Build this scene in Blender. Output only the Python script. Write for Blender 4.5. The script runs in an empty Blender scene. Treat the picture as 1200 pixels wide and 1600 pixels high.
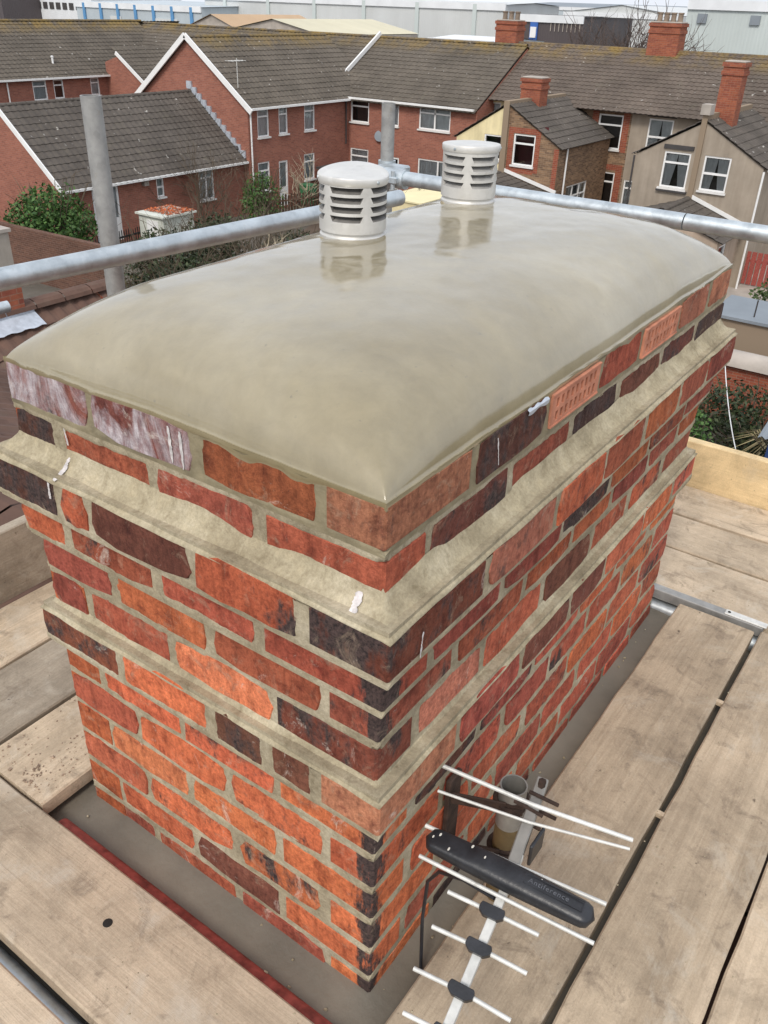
import bpy, bmesh, math, random
import numpy as np
from mathutils import Vector, Matrix
R = math.radians
random.seed(7); rng = np.random.default_rng(7)
scn = bpy.context.scene
col = scn.collection

# ------------------------------------------------------------------ camera
G = -8.76                                   # ground level; z = 0 is the top of the chimney's upper brick course
cam_d = bpy.data.cameras.new('camera'); cam = bpy.data.objects.new('camera', cam_d); col.objects.link(cam)
scn.camera = cam
cam_d.sensor_fit = 'VERTICAL'; cam_d.sensor_height = 24.0; cam_d.lens = 24.0 * 1336.09 / 1600
cam_d.clip_start = 0.02; cam_d.clip_end = 2000
yaw, pit, rol = 0.6001, -0.5395, 0.0338
D = Vector((math.cos(pit) * math.cos(yaw), math.cos(pit) * math.sin(yaw), math.sin(pit)))
r0 = D.cross(Vector((0, 0, 1))).normalized(); u0 = r0.cross(D)
RX = r0 * math.cos(rol) + u0 * math.sin(rol); UP = u0 * math.cos(rol) - r0 * math.sin(rol)
M = Matrix((RX, UP, -D)).transposed().to_4x4(); M.translation = Vector((-0.7573, -0.5158, 0.5381))
cam.matrix_world = M
scn.render.resolution_x = 768; scn.render.resolution_y = 1024

# ------------------------------------------------------------------ world, sun, exposure
SUN_EL, SUN_AZ = R(46), R(194)              # bright overcast, light from behind the camera's left shoulder
w = bpy.data.worlds.new('World'); scn.world = w; w.use_nodes = True
nt = w.node_tree; nt.nodes.clear()
sky = nt.nodes.new('ShaderNodeTexSky'); sky.sky_type = 'NISHITA'; sky.sun_disc = False
sky.sun_elevation = SUN_EL; sky.sun_rotation = R(90) - SUN_AZ; sky.dust_density = 6.0; sky.air_density = 1.2
tc = nt.nodes.new('ShaderNodeTexCoord'); mp = nt.nodes.new('ShaderNodeMapping'); mp.inputs['Scale'].default_value = (1.2, 1.2, 3.0)
cl = nt.nodes.new('ShaderNodeTexNoise'); cl.inputs['Scale'].default_value = 2.2; cl.inputs['Detail'].default_value = 6
rp = nt.nodes.new('ShaderNodeValToRGB'); rp.color_ramp.elements[0].position = .3; rp.color_ramp.elements[1].position = .72
rp.color_ramp.elements[0].color = (5.8, 6.2, 7.0, 1); rp.color_ramp.elements[1].color = (8.4, 8.7, 9.2, 1)
mx = nt.nodes.new('ShaderNodeMix'); mx.data_type = 'RGBA'; mx.inputs[0].default_value = .82
bg = nt.nodes.new('ShaderNodeBackground'); bg.inputs['Strength'].default_value = .12
ow = nt.nodes.new('ShaderNodeOutputWorld')
L = nt.links.new
L(tc.outputs['Generated'], mp.inputs[0]); L(mp.outputs[0], cl.inputs[0]); L(cl.outputs[0], rp.inputs[0])
L(sky.outputs[0], mx.inputs[6]); L(rp.outputs[0], mx.inputs[7]); L(mx.outputs[2], bg.inputs[0]); L(bg.outputs[0], ow.inputs[0])
sd = bpy.data.lights.new('sun', 'SUN'); so = bpy.data.objects.new('sun', sd); col.objects.link(so)
sd.energy = 1.5; sd.angle = R(14); sd.color = (1, .95, .87)
so.location = (0, 0, 30)
so.rotation_euler = Vector((math.cos(SUN_EL) * math.cos(SUN_AZ), math.cos(SUN_EL) * math.sin(SUN_AZ), math.sin(SUN_EL))).to_track_quat('Z', 'Y').to_euler()
vs = scn.view_settings
vs.view_transform = 'Standard'; vs.look = 'None'; vs.gamma = 1.0; vs.exposure = 0.32; vs.use_curve_mapping = False

# ------------------------------------------------------------------ node / mesh helpers
class NT:
    def __init__(s, name):
        s.m = bpy.data.materials.new(name); s.m.use_nodes = True; s.t = s.m.node_tree; s.n = s.t.nodes
        s.b = s.n['Principled BSDF']; s.out = s.n['Material Output']
    def add(s, t, ins=None, **kw):
        n = s.n.new('ShaderNode' + t)
        for k, v in kw.items(): setattr(n, k, v)
        for k, v in (ins or {}).items():
            if isinstance(v, bpy.types.NodeSocket): s.t.links.new(v, n.inputs[k])
            else: n.inputs[k].default_value = v
        return n
    def set(s, **kw):
        for k, v in kw.items():
            k = k.replace('_', ' ')
            if isinstance(v, bpy.types.NodeSocket): s.t.links.new(v, s.b.inputs[k])
            else: s.b.inputs[k].default_value = v
    def coord(s, which='Object', scale=(1, 1, 1), rnd=False):
        c = s.add('TexCoord').outputs[which]
        if rnd:
            oi = s.add('ObjectInfo').outputs['Random']
            c = s.add('VectorMath', {0: c, 1: s.add('VectorMath', {0: s.add('CombineXYZ', {0: oi, 1: oi, 2: oi}).outputs[0], 1: (37., 91., 53.)}, operation='MULTIPLY').outputs[0]}, operation='ADD').outputs[0]
        if scale != (1, 1, 1): c = s.add('Mapping', {0: c, 'Scale': scale}).outputs[0]
        return c
    def noise(s, vec, scale, detail=4, rough=.55, dist=0):
        return s.add('TexNoise', {'Vector': vec, 'Scale': scale, 'Detail': detail, 'Roughness': rough, 'Distortion': dist}).outputs[0]
    def ramp(s, fac, stops):
        n = s.add('ValToRGB', {0: fac}); e = n.color_ramp.elements
        while len(e) < len(stops): e.new(.5)
        for el, (p, c) in zip(e, stops):
            el.position = p; el.color = (c, c, c, 1) if not isinstance(c, tuple) else (*c, 1)
        return n.outputs[0]
    def mix(s, f, a, b, mode='MIX'):
        n = s.add('Mix', data_type='RGBA', blend_type=mode)
        for i, v in ((0, f), (6, a), (7, b)):
            if isinstance(v, bpy.types.NodeSocket): s.t.links.new(v, n.inputs[i])
            else: n.inputs[i].default_value = (*v, 1) if isinstance(v, tuple) else v
        return n.outputs[2]
    def math(s, op, a, b=0., clamp=False):
        return s.add('Math', {0: a, 1: b}, operation=op, use_clamp=clamp).outputs[0]
    def bump(s, h, strength=.4, dist=.01, nrm=None):
        n = s.add('Bump', {'Height': h, 'Strength': strength, 'Distance': dist})
        if nrm is not None: s.t.links.new(nrm, n.inputs['Normal'])
        s.t.links.new(n.outputs[0], s.b.inputs['Normal']); return n.outputs[0]

def simple(name, c, rough=.7, metal=0., vary=.15, scale=6., bumps=None, rnd=True, detail=5, spec=.5):
    t = NT(name); v = t.coord('Object', rnd=rnd)
    n = t.noise(v, scale, detail)
    lo = tuple(x * (1 - vary) for x in c); hi = tuple(min(1, x * (1 + vary)) for x in c)
    t.set(Base_Color=t.ramp(n, [(.3, lo), (.7, hi)]), Roughness=rough, Metallic=metal, Specular_IOR_Level=spec)
    if bumps: t.bump(t.noise(v, bumps[0], 4), bumps[1], bumps[2])
    return t.m

class MB:
    def __init__(s): s.v = []; s.f = []; s.uv = None
    def poly(s, pts):
        i = len(s.v); s.v += [tuple(p) for p in pts]; s.f.append(tuple(range(i, i + len(pts)))); return s
    def box(s, a, b, mat=None):
        x0, y0, z0 = a; x1, y1, z1 = b; i = len(s.v)
        P = [(x0, y0, z0), (x1, y0, z0), (x1, y1, z0), (x0, y1, z0), (x0, y0, z1), (x1, y0, z1), (x1, y1, z1), (x0, y1, z1)]
        if mat is not None: P = [tuple(mat @ Vector(p)) for p in P]
        s.v += P
        s.f += [tuple(i + k for k in q) for q in ((0, 3, 2, 1), (4, 5, 6, 7), (0, 1, 5, 4), (1, 2, 6, 5), (2, 3, 7, 6), (3, 0, 4, 7))]
        return s
    def bar(s, a, b, w, h, up=(0, 0, 1)):
        a, b = Vector(a), Vector(b); d = (b - a); l = d.length; d.normalize()
        sd_ = d.cross(Vector(up)).normalized(); u = sd_.cross(d)
        m = Matrix((d, sd_, u)).transposed().to_4x4(); m.translation = a
        return s.box((0, -w / 2, -h / 2), (l, w / 2, h / 2), m)
    def tube(s, pts, rad, seg=12, cap=True, inner=None):
        pts = [Vector(p) for p in pts]; n = len(pts)
        rads = rad if isinstance(rad, (list, tuple)) else [rad] * n
        ref = None; i0 = len(s.v)
        for k, p in enumerate(pts):
            d = ((pts[min(k + 1, n - 1)] - pts[max(k - 1, 0)])).normalized()
            if ref is None: ref = Vector((0, 0, 1)) if abs(d.z) < .9 else Vector((1, 0, 0))
            a = d.cross(ref).normalized(); b = a.cross(d).normalized(); ref = b
            for j in range(seg):
                t = 2 * math.pi * j / seg
                s.v.append(tuple(p + (a * math.cos(t) + b * math.sin(t)) * rads[k]))
        for k in range(n - 1):
            for j in range(seg):
                j2 = (j + 1) % seg
                s.f.append((i0 + k * seg + j, i0 + k * seg + j2, i0 + (k + 1) * seg + j2, i0 + (k + 1) * seg + j))
        if cap:
            s.f.append(tuple(i0 + j for j in range(seg))[::-1]); s.f.append(tuple(i0 + (n - 1) * seg + j for j in range(seg)))
        return s
    def lathe(s, prof, seg=32, c=(0, 0, 0), closed=False):
        i0 = len(s.v)
        for r_, z in prof:
            for j in range(seg):
                t = 2 * math.pi * j / seg
                s.v.append((c[0] + r_ * math.cos(t), c[1] + r_ * math.sin(t), c[2] + z))
        for k in range(len(prof) - 1):
            for j in range(seg):
                j2 = (j + 1) % seg
                s.f.append((i0 + k * seg + j, i0 + k * seg + j2, i0 + (k + 1) * seg + j2, i0 + (k + 1) * seg + j))
        return s
    def build(s, name, mat, parent=None, smooth=False, bevel=0., uv=None, loc=None, angle=40):
        me = bpy.data.meshes.new(name); me.from_pydata(s.v, [], s.f); me.update()
        if uv is not None:
            l = me.uv_layers.new(name='UVMap'); flat = np.array([uv[i] for f in s.f for i in f], dtype=np.float32).ravel(); l.data.foreach_set('uv', flat)
        if bevel:
            bm = bmesh.new(); bm.from_mesh(me); bmesh.ops.remove_doubles(bm, verts=bm.verts, dist=1e-6)
            es = [e for e in bm.edges if len(e.link_faces) == 2 and e.calc_face_angle() > .6]
            bmesh.ops.bevel(bm, geom=es, offset=bevel, segments=1, affect='EDGES'); bm.to_mesh(me); bm.free()
        if mat: me.materials.append(mat)
        if smooth:
            me.polygons.foreach_set('use_smooth', [True] * len(me.polygons))
            try: me.set_sharp_from_angle(angle=R(angle))
            except Exception: pass
        o = bpy.data.objects.new(name, me); col.objects.link(o)
        if parent is not None: o.parent = parent
        if loc is not None: o.location = loc
        return o

def tag(o, label=None, cat=None, group=None, kind=None):
    for k, v in (('label', label), ('category', cat), ('group', group), ('kind', kind)):
        if v: o[k] = v
    return o
def thing(name, label, cat, loc=(0, 0, 0), group=None):
    o = bpy.data.objects.new(name, None); col.objects.link(o); o.location = loc; o.empty_display_size = .1
    return tag(o, label, cat, group)
def copy_tree(o, parent=None):
    c = o.copy(); col.objects.link(c); c.parent = parent
    for ch in o.children: copy_tree(ch, c)
    return c

def vnoise(u, v, seed):
    rg = np.random.default_rng(seed); T = rg.random((256, 256)) * 2 - 1
    iu = np.floor(u).astype(int); iv = np.floor(v).astype(int); fu = u - iu; fv = v - iv
    fu = fu * fu * (3 - 2 * fu); fv = fv * fv * (3 - 2 * fv)
    a = T[iu % 256, iv % 256]; b = T[(iu + 1) % 256, iv % 256]; c = T[iu % 256, (iv + 1) % 256]; d = T[(iu + 1) % 256, (iv + 1) % 256]
    return (a * (1 - fu) + b * fu) * (1 - fv) + (c * (1 - fu) + d * fu) * fv
def fbm(u, v, seed, oct=3):
    t = 0; a = 1.; s_ = 0
    for k in range(oct):
        t = t + a * vnoise(u * 2 ** k, v * 2 ** k, seed + k); s_ += a; a *= .5
    return t / s_

# ------------------------------------------------------------------ materials
def brick_material(name, corner=False, wash=False):
    t = NT(name); v = t.coord('Object', rnd=True); oi = t.add('ObjectInfo')
    base = oi.outputs['Color']; burn = t.math('SUBTRACT', 1., oi.outputs['Alpha'])
    n1 = t.noise(v, 15, 8, .68, .3); n2 = t.noise(v, 130, 6, .7); n4 = t.noise(v, 34, 7, .7, .5)
    n3 = t.noise(t.add('Mapping', {0: v, 'Scale': (1, 1, .22)}).outputs[0], 46, 6, .68)
    c = t.mix(t.math('MULTIPLY', t.math('SUBTRACT', n4, .50), 5., True), base, t.mix(1., base, (.52, .42, .46), 'MULTIPLY'))
    c = t.mix(.9, c, t.ramp(n1, [(.28, (.55, .48, .47)), (.45, (1., .97, .95)), (.6, (1.2, 1.18, 1.12)), (.76, (1.6, 1.75, 1.8))]), 'MULTIPLY')
    c = t.mix(.75, c, t.ramp(n3, [(.32, (.58, .54, .53)), (.54, (1.12, 1.12, 1.12))]), 'MULTIPLY')
    c = t.mix(.7, c, t.ramp(n2, [(.34, (.55, .52, .5)), (.6, (1.15, 1.15, 1.15))]), 'MULTIPLY')
    pos = t.add('NewGeometry').outputs['Position']; sp = t.add('SeparateXYZ', {0: pos})
    b0 = t.math('ADD', burn, t.math('MULTIPLY', t.math('SUBTRACT', t.noise(pos, 5.5, 6, .65, .5), .5), .75))
    if corner:
        dd = t.math('MAXIMUM', sp.outputs[0], sp.outputs[1])
        dd = t.math('ADD', dd, t.math('MULTIPLY', t.math('SUBTRACT', n3, .5), .20))
        b0 = t.math('MAXIMUM', b0, t.add('MapRange', {0: dd, 1: .005, 2: .10, 3: .62, 4: 0.}).outputs[0])
    m = t.math('ADD', t.math('MULTIPLY', n1, .55), t.math('MULTIPLY', n3, .45))
    m = t.math('MULTIPLY', t.math('SUBTRACT', t.math('ADD', m, b0), .90), 9., True)
    c = t.mix(m, c, t.mix(t.ramp(n2, [(.35, 0.), (.65, 1.)]), (.018, .014, .015), (.10, .066, .06)))
    # thin mortar and lime smears left by the pointing
    lm = t.math('MULTIPLY', t.math('SUBTRACT', t.noise(v, 19, 9, .75, .8), .555), 6., True)
    c = t.mix(t.math('MULTIPLY', lm, .55), c, (.44, .34, .24))
    wp = t.math("MULTIPLY", t.math("SUBTRACT", t.noise(v, 8, 9, .78, 1.2), .60), 10., True)
    c = t.mix(t.math('MULTIPLY', wp, .7), c, (.66, .58, .50))
    c = t.mix(t.math('MULTIPLY', t.math('SUBTRACT', n2, .64), 9., True), c, (.02, .015, .015))
    if wash:
        sv = t.add('Mapping', {0: v, 'Scale': (1, 1, .55)}).outputs[0]
        wm = t.math('MULTIPLY', t.math('SUBTRACT', t.noise(sv, 9, 9, .72, .9), .43), 6., True)
        wc = t.mix(t.ramp(t.noise(sv, 70, 6, .7), [(.35, 0.), (.65, 1.)]), (.30, .25, .27), (.70, .67, .70))
        c = t.mix(t.math('MULTIPLY', wm, .85), c, wc)
    t.set(Base_Color=c, Roughness=.84, Specular_IOR_Level=.25)
    h = t.math('ADD', t.math('MULTIPLY', n1, .8), t.math('MULTIPLY', n2, .5))
    h = t.math('ADD', h, t.math('MULTIPLY', n3, .7))
    t.bump(h, 1., .005)
    return t.m
M_BRICK = brick_material('brick clay'); M_BRICKC = brick_material('brick clay with burnt arris', corner=True); M_BRICKW = brick_material('brick clay with lime wash', wash=True)

def mortar_material(name='lime mortar', k=1.0):
    t = NT(name); v = t.coord('Object')
    n = t.noise(v, 6, 8, .66); f = t.noise(v, 170, 6, .72); st = t.noise(v, 26, 8, .7, .4)
    c = t.ramp(n, [(.28, (.25, .212, .145)), (.5, (.375, .325, .228)), (.72, (.53, .475, .36))])
    if k != 1: c = t.mix(1., c, (k, k, k * .98), 'MULTIPLY')
    c = t.mix(.8, c, t.ramp(st, [(.33, (.66, .63, .58)), (.5, (1, 1, 1)), (.7, (1.22, 1.2, 1.16))]), 'MULTIPLY')
    c = t.mix(.6, c, t.ramp(f, [(.35, (.7, .68, .66)), (.62, (1.12, 1.12, 1.12))]), 'MULTIPLY')
    c = t.mix(t.math('MULTIPLY', t.math('SUBTRACT', t.noise(v, 14, 9, .75, .6), .62), 6., True), c, (.20, .16, .12))
    t.set(Base_Color=c, Roughness=.92, Specular_IOR_Level=.2)
    t.bump(t.math('ADD', t.math('MULTIPLY', st, .9), t.math('MULTIPLY', f, .5)), .9, .004); return t.m
M_MORTAR = mortar_material()
M_LEDGE = mortar_material('dry ledge mortar', 1.08)
M_FRESH = simple('fresh damp mortar', (.235, .20, .125), .6, 0, .3, 22, (120, .6, .003), detail=8, rnd=False)

def cap_material():
    t = NT('wet trowelled cement'); v = t.coord('Object')
    n = t.noise(v, 2.2, 6, .6, .4); f = t.noise(v, 8, 8, .68, .8); g = t.noise(v, 190, 4, .65); m2 = t.noise(v, 26, 8, .72, .4)
    c = t.ramp(n, [(.3, (.205, .162, .076)), (.5, (.262, .216, .119)), (.7, (.33, .282, .18))])
    c = t.mix(.32, c, t.ramp(f, [(.35, (.74, .73, .70)), (.65, (1.16, 1.16, 1.15))]), 'MULTIPLY')
    c = t.mix(.35, c, t.ramp(m2, [(.35, (.76, .75, .72)), (.65, (1.14, 1.14, 1.14))]), 'MULTIPLY')
    sp = t.math('MULTIPLY', t.math('SUBTRACT', t.noise(v, 75, 3, .5), .70), 10., True)
    c = t.mix(t.math('MULTIPLY', sp, .55), c, (.12, .10, .07))
    rg_ = t.ramp(f, [(.3, .30), (.7, .55)])
    # trowel sweeps: long faint curved ridges
    wv = t.add('TexWave', {'Vector': t.add('Mapping', {0: v, 'Location': (-.4, 1.6, 0), 'Scale': (1, 1, 0)}).outputs[0], 'Scale': 5.5, 'Distortion': 7., 'Detail': 4., 'Detail Scale': .8, 'Detail Roughness': .65}, wave_type='RINGS', rings_direction='Z').outputs[0]
    sw = t.math('MULTIPLY', wv, t.ramp(t.noise(v, 3.5, 4, .6), [(.45, 0.), (.62, 1.)]))
    t.set(Base_Color=c, Roughness=rg_, Specular_IOR_Level=.55, Coat_Weight=t.ramp(f, [(.28, .85), (.6, 1.)]), Coat_Roughness=t.ramp(f, [(.3, .04), (.7, .11)]), Coat_IOR=1.78)
    h = t.math('ADD', t.math('MULTIPLY', f, .17), t.math('MULTIPLY', sw, .10)); h = t.math('ADD', h, t.math('MULTIPLY', m2, .06))
    cn = t.bump(h, .20, .008)
    h2 = t.math('ADD', h, t.math('MULTIPLY', g, .10)); t.bump(h2, .35, .008); t.t.links.new(cn, t.b.inputs['Coat Normal']); return t.m
M_CAP = cap_material()

def board_material(name, base, dirt=(.20, .155, .115), axis=0, fresh=0.):
    t = NT(name); v = t.coord('Object', rnd=True)
    sc = [1, 1, 1]; sc[axis] = .045
    gv = t.add('Mapping', {0: v, 'Scale': tuple(sc)}).outputs[0]
    g = t.noise(gv, 75, 8, .7, 1.2); g2 = t.noise(gv, 18, 6, .6, .6)
    sc2 = [1, 1, 1]; sc2[axis] = .012
    crack = t.noise(t.add('Mapping', {0: v, 'Scale': tuple(sc2)}).outputs[0], 20, 4, .55, .4)
    n = t.noise(v, 4, 8, .7, .3); d = t.noise(v, 13, 9, .74, .6); sp = t.noise(v, 48, 5, .65); fn = t.noise(v, 220, 4, .7)
    lo = tuple(x * .66 for x in base); hi = tuple(min(1, x * 1.28) for x in base)
    c = t.ramp(n, [(.3, lo), (.5, base), (.7, hi)])
    k = 1 - fresh * .5
    c = t.mix(.42 * k, c, t.ramp(g, [(.3, (.66, .62, .58)), (.6, (1.1, 1.1, 1.1))]), 'MULTIPLY')
    c = t.mix(.55, c, t.ramp(g2, [(.3, (.74, .72, .70)), (.65, (1.1, 1.1, 1.1))]), 'MULTIPLY')
    c = t.mix(.4, c, t.ramp(fn, [(.3, (.7, .7, .7)), (.65, (1.15, 1.15, 1.15))]), 'MULTIPLY')
    c = t.mix(t.math('MULTIPLY', t.math('SUBTRACT', d, .535), 5. * (1 - fresh), True), c, dirt)
    c = t.mix(t.math('MULTIPLY', t.math('SUBTRACT', t.noise(v, 7, 9, .75, 1.), .57), 4. * (1 - fresh), True), c, (.27, .205, .145))
    pale = t.math('MULTIPLY', t.math('SUBTRACT', t.noise(v, 5.5, 9, .72, .8), .53), 5. * (1 - fresh), True)
    c = t.mix(t.math('MULTIPLY', pale, .75), c, (.60, .545, .455))
    c = t.mix(t.math('MULTIPLY', t.math('SUBTRACT', sp, .665), 10., True), c, (.085, .062, .045))
    ck = t.math('MULTIPLY', t.math('SUBTRACT', .315, crack), 22., True)
    c = t.mix(t.math('MULTIPLY', ck, .9), c, (.05, .038, .03))
    vo = t.add('TexVoronoi', {'Vector': t.add('Mapping', {0: v, 'Scale': (2.1, 2.1, .4)}).outputs[0], 'Scale': 1.7}); kd = t.math('ADD', vo.outputs['Distance'], t.math('MULTIPLY', t.math('SUBTRACT', sp, .5), .03))
    kn = t.add('MapRange', {0: kd, 1: .018, 2: .040, 3: 1., 4: 0.}).outputs[0]
    c = t.mix(t.math('MULTIPLY', kn, .75), c, (.12, .08, .05))
    rb = t.add('MapRange', {0: t.add('ObjectInfo').outputs['Random'], 1: 0., 2: 1., 3: .78, 4: 1.14}).outputs[0]
    c = t.mix(1., c, t.add('CombineXYZ', {0: rb, 1: rb, 2: rb}).outputs[0], 'MULTIPLY')
    t.set(Base_Color=c, Roughness=.88, Specular_IOR_Level=.2)
    h = t.math('SUBTRACT', t.math('MULTIPLY', g, .6), t.math('MULTIPLY', ck, 1.5)); h = t.math('ADD', h, t.math('MULTIPLY', d, .6))
    t.bump(h, .8, .004); return t.m
M_BOARDX = board_material('weathered scaffold board', (.52, .42, .305), axis=0)
M_BOARDY = board_material('weathered scaffold board cross', (.52, .425, .315), axis=1)
M_BOARDD = board_material('grey scaffold board', (.40, .34, .265), axis=0)
M_PLY = board_material('new pine board', (.74, .57, .33), (.40, .27, .13), axis=1, fresh=.7)
M_FENCE = board_material('brown fence timber', (.11, .062, .042), axis=2)

def galv_material(name, base=(.50, .53, .54), rough=.42, metal=.75, dirty=.25, vary=.24):
    t = NT(name); v = t.coord('Object', rnd=True)
    n = t.noise(v, 16, 5, .65); sp = t.add('TexVoronoi', {'Vector': v, 'Scale': 70.}).outputs['Color']
    c = t.mix(.08, t.ramp(n, [(.3, tuple(x * (1 - vary) for x in base)), (.7, tuple(min(1, x * (1 + vary * .8)) for x in base))]), t.add('RGBToBW', {0: sp}).outputs[0], 'OVERLAY')
    d = t.math('MULTIPLY', t.math('SUBTRACT', t.noise(v, 30, 6, .7), .60), 5., True)
    c = t.mix(t.math('MULTIPLY', d, dirty * 2), c, (.30, .27, .22))
    t.set(Base_Color=c, Roughness=t.ramp(n, [(.3, rough - .08), (.7, rough + .15)]), Metallic=metal)
    t.bump(t.noise(v, 60, 4), .15, .002); return t.m
M_GALV = galv_material('galvanised tube', (.52, .57, .60), .40, .7, .25); M_GALVD = galv_material('weathered galvanised tube', (.34, .34, .33), .6, .45, .5)
M_COWL = galv_material('aluminium cowl', (.64, .63, .60), .42, .4, .25, .10); M_COWLS = galv_material('soot and shade louvre metal', (.20, .19, .175), .6, .3, .4, .3); M_COWLM = galv_material('faint soot and shade louvre metal', (.40, .39, .37), .55, .3, .4, .2)  # louvre greys hold soot plus recess shade put into the colour
M_ALU = galv_material('white weathered aluminium', (.66, .66, .63), .55, .3, .5)
M_LEAD = simple('lead sheet', (.50, .54, .60), .5, .3, .2, 9, (40, .3, .004))
M_RUST = simple('rusted steel', (.05, .03, .022), .85, .2, .5, 40, (120, .6, .003))
M_PIPE = simple('grey zinc mast', (.27, .26, .24), .5, .4, .25, 18, (90, .2, .002))
M_PIPEY = simple('yellowed mast wrap', (.14, .095, .04), .6, 0, .35, 22)
M_BLACK = simple('black plastic', (.02, .021, .025), .38, 0, .35, 30, (160, .25, .002))
M_GREYP = simple('raised grey lettering', (.10, .105, .12), .5, 0, .3, 30)
M_GUANO = simple('bird dropping', (.66, .63, .56), .9, 0, .2, 30)
M_LIME = simple('lime run', (.56, .53, .52), .9, 0, .35, 90, (150, .6, .002), detail=8)
M_AIRB = simple('terracotta air brick', (.50, .205, .125), .85, 0, .3, 30, (120, .35, .002))
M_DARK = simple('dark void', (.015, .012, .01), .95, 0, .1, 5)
M_RED = simple('chipped red paint', (.31, .07, .055), .8, 0, .5, 40, (70, .5, .003), detail=9)
M_APRON = simple('cement apron', (.16, .14, .11), .6, 0, .22, 6, (60, .45, .004))
M_UPVC = simple('white window frame', (.80, .80, .79), .45, 0, .05, 2)
M_SILL = simple('white painted sill', (.72, .71, .69), .6, 0, .08, 2)
M_LINTEL = simple('dark lintel', (.055, .05, .05), .8, 0, .2, 3)
M_CREAM = simple('cream painted render', (.76, .68, .42), .85, 0, .08, .8, (20, .2, .01))
M_CONC = simple('pale concrete', (.38, .34, .30), .9, 0, .2, 1.5, (14, .4, .01))
M_GREEN = simple('green bin plastic', (.04, .16, .07), .5, 0, .15, 2)
M_BLUE = simple('blue paint', (.02, .05, .16), .6, 0, .2, 2)
M_GREYROOF = simple('grey felt roof', (.22, .25, .28), .7, 0, .12, .7, (9, .3, .01))
M_WHITE = simple('white sheet roof', (.74, .76, .78), .4, 0, .08, .6)
M_SHEDW = simple('pale shed board', (.56, .58, .52), .8, 0, .12, 2)
M_SOIL = simple('bare brown soil', (.10, .07, .05), .95, 0, .3, .8, (6, .6, .03))
M_BARK = simple('bark', (.10, .075, .05), .9, 0, .3, 8, (20, .6, .01))
M_TWIG = simple('pale dead twig', (.42, .36, .26), .85, 0, .3, 4)
M_TREE = simple("winter bark", (.09, .065, .055), .9, 0, .2, 3)
M_CURT = simple('net curtain', (.62, .63, .64), .9, 0, .12, 3)
M_ROOM = simple('room interior', (.05, .045, .045), .9, 0, .3, .7)
M_LEAF = simple('dead orange leaves', (.50, .13, .04), .85, 0, .4, 9)

def wall_brick(name, a, b, mort, scale=1.0, var=.3):
    t = NT(name); v = t.add('TexCoord').outputs['UV']
    br = t.add('TexBrick', {'Vector': v, 'Color1': (*a, 1), 'Color2': (*b, 1), 'Mortar': (*mort, 1), 'Scale': 1., 'Mortar Size': .006, 'Bias': 0., 'Brick Width': .225 * scale, 'Row Height': .075 * scale})
    n = t.noise(v, .8, 8, .7); n2 = t.noise(v, 9, 6, .75)
    c = t.mix(var * 1.6, br.outputs[0], t.ramp(n, [(.3, (.72, .70, .68)), (.7, (1.15, 1.15, 1.15))]), 'MULTIPLY')
    c = t.mix(var * 1.6, c, t.ramp(n2, [(.3, (.72, .68, .66)), (.7, (1.22, 1.2, 1.2))]), 'MULTIPLY')
    t.set(Base_Color=c, Roughness=.9, Specular_IOR_Level=.2)
    t.bump(br.outputs['Fac'], .3, -.008); return t.m
M_WALLR = wall_brick('estate red brick', (.37, .150, .105), (.275, .108, .080), (.32, .21, .165))
M_WALLO = wall_brick('old stock brick', (.33, .215, .13), (.15, .095, .065), (.30, .24, .175), 1, .5)
M_WALLQ = wall_brick('red quoin brick', (.34, .10, .055), (.25, .07, .045), (.3, .2, .15))
M_CHIM = wall_brick('far chimney brick', (.37, .125, .07), (.25, .08, .055), (.30, .17, .12), 1, .5)
M_GWALL = wall_brick('garden wall brick', (.17, .09, .065), (.12, .065, .05), (.2, .15, .12), 1, .5)

def render_material(name, c):
    t = NT(name); v = t.add('TexCoord').outputs['UV']
    n = t.noise(v, .7, 6, .65); s_ = t.noise(t.add('Mapping', {0: v, 'Scale': (3., .35, 1)}).outputs[0], 1.4, 5, .6); f = t.noise(v, 40, 3, .7)
    k = t.ramp(n, [(.3, tuple(x * .80 for x in c)), (.7, tuple(x * 1.1 for x in c))])
    k = t.mix(.5, k, t.ramp(s_, [(.3, (.72, .70, .67)), (.65, (1.08, 1.08, 1.08))]), 'MULTIPLY')
    t.set(Base_Color=k, Roughness=.95, Specular_IOR_Level=.15); t.bump(f, .4, .01); return t.m
M_RENDER = render_material('pebbledash render', (.37, .315, .255)); M_PEB = render_material('grey pebbledash', (.40, .36, .31)); M_PINK = render_material('pinkish render', (.44, .35, .275))
M_CREAMW = render_material('cream masonry paint', (.80, .70, .43))

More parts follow.
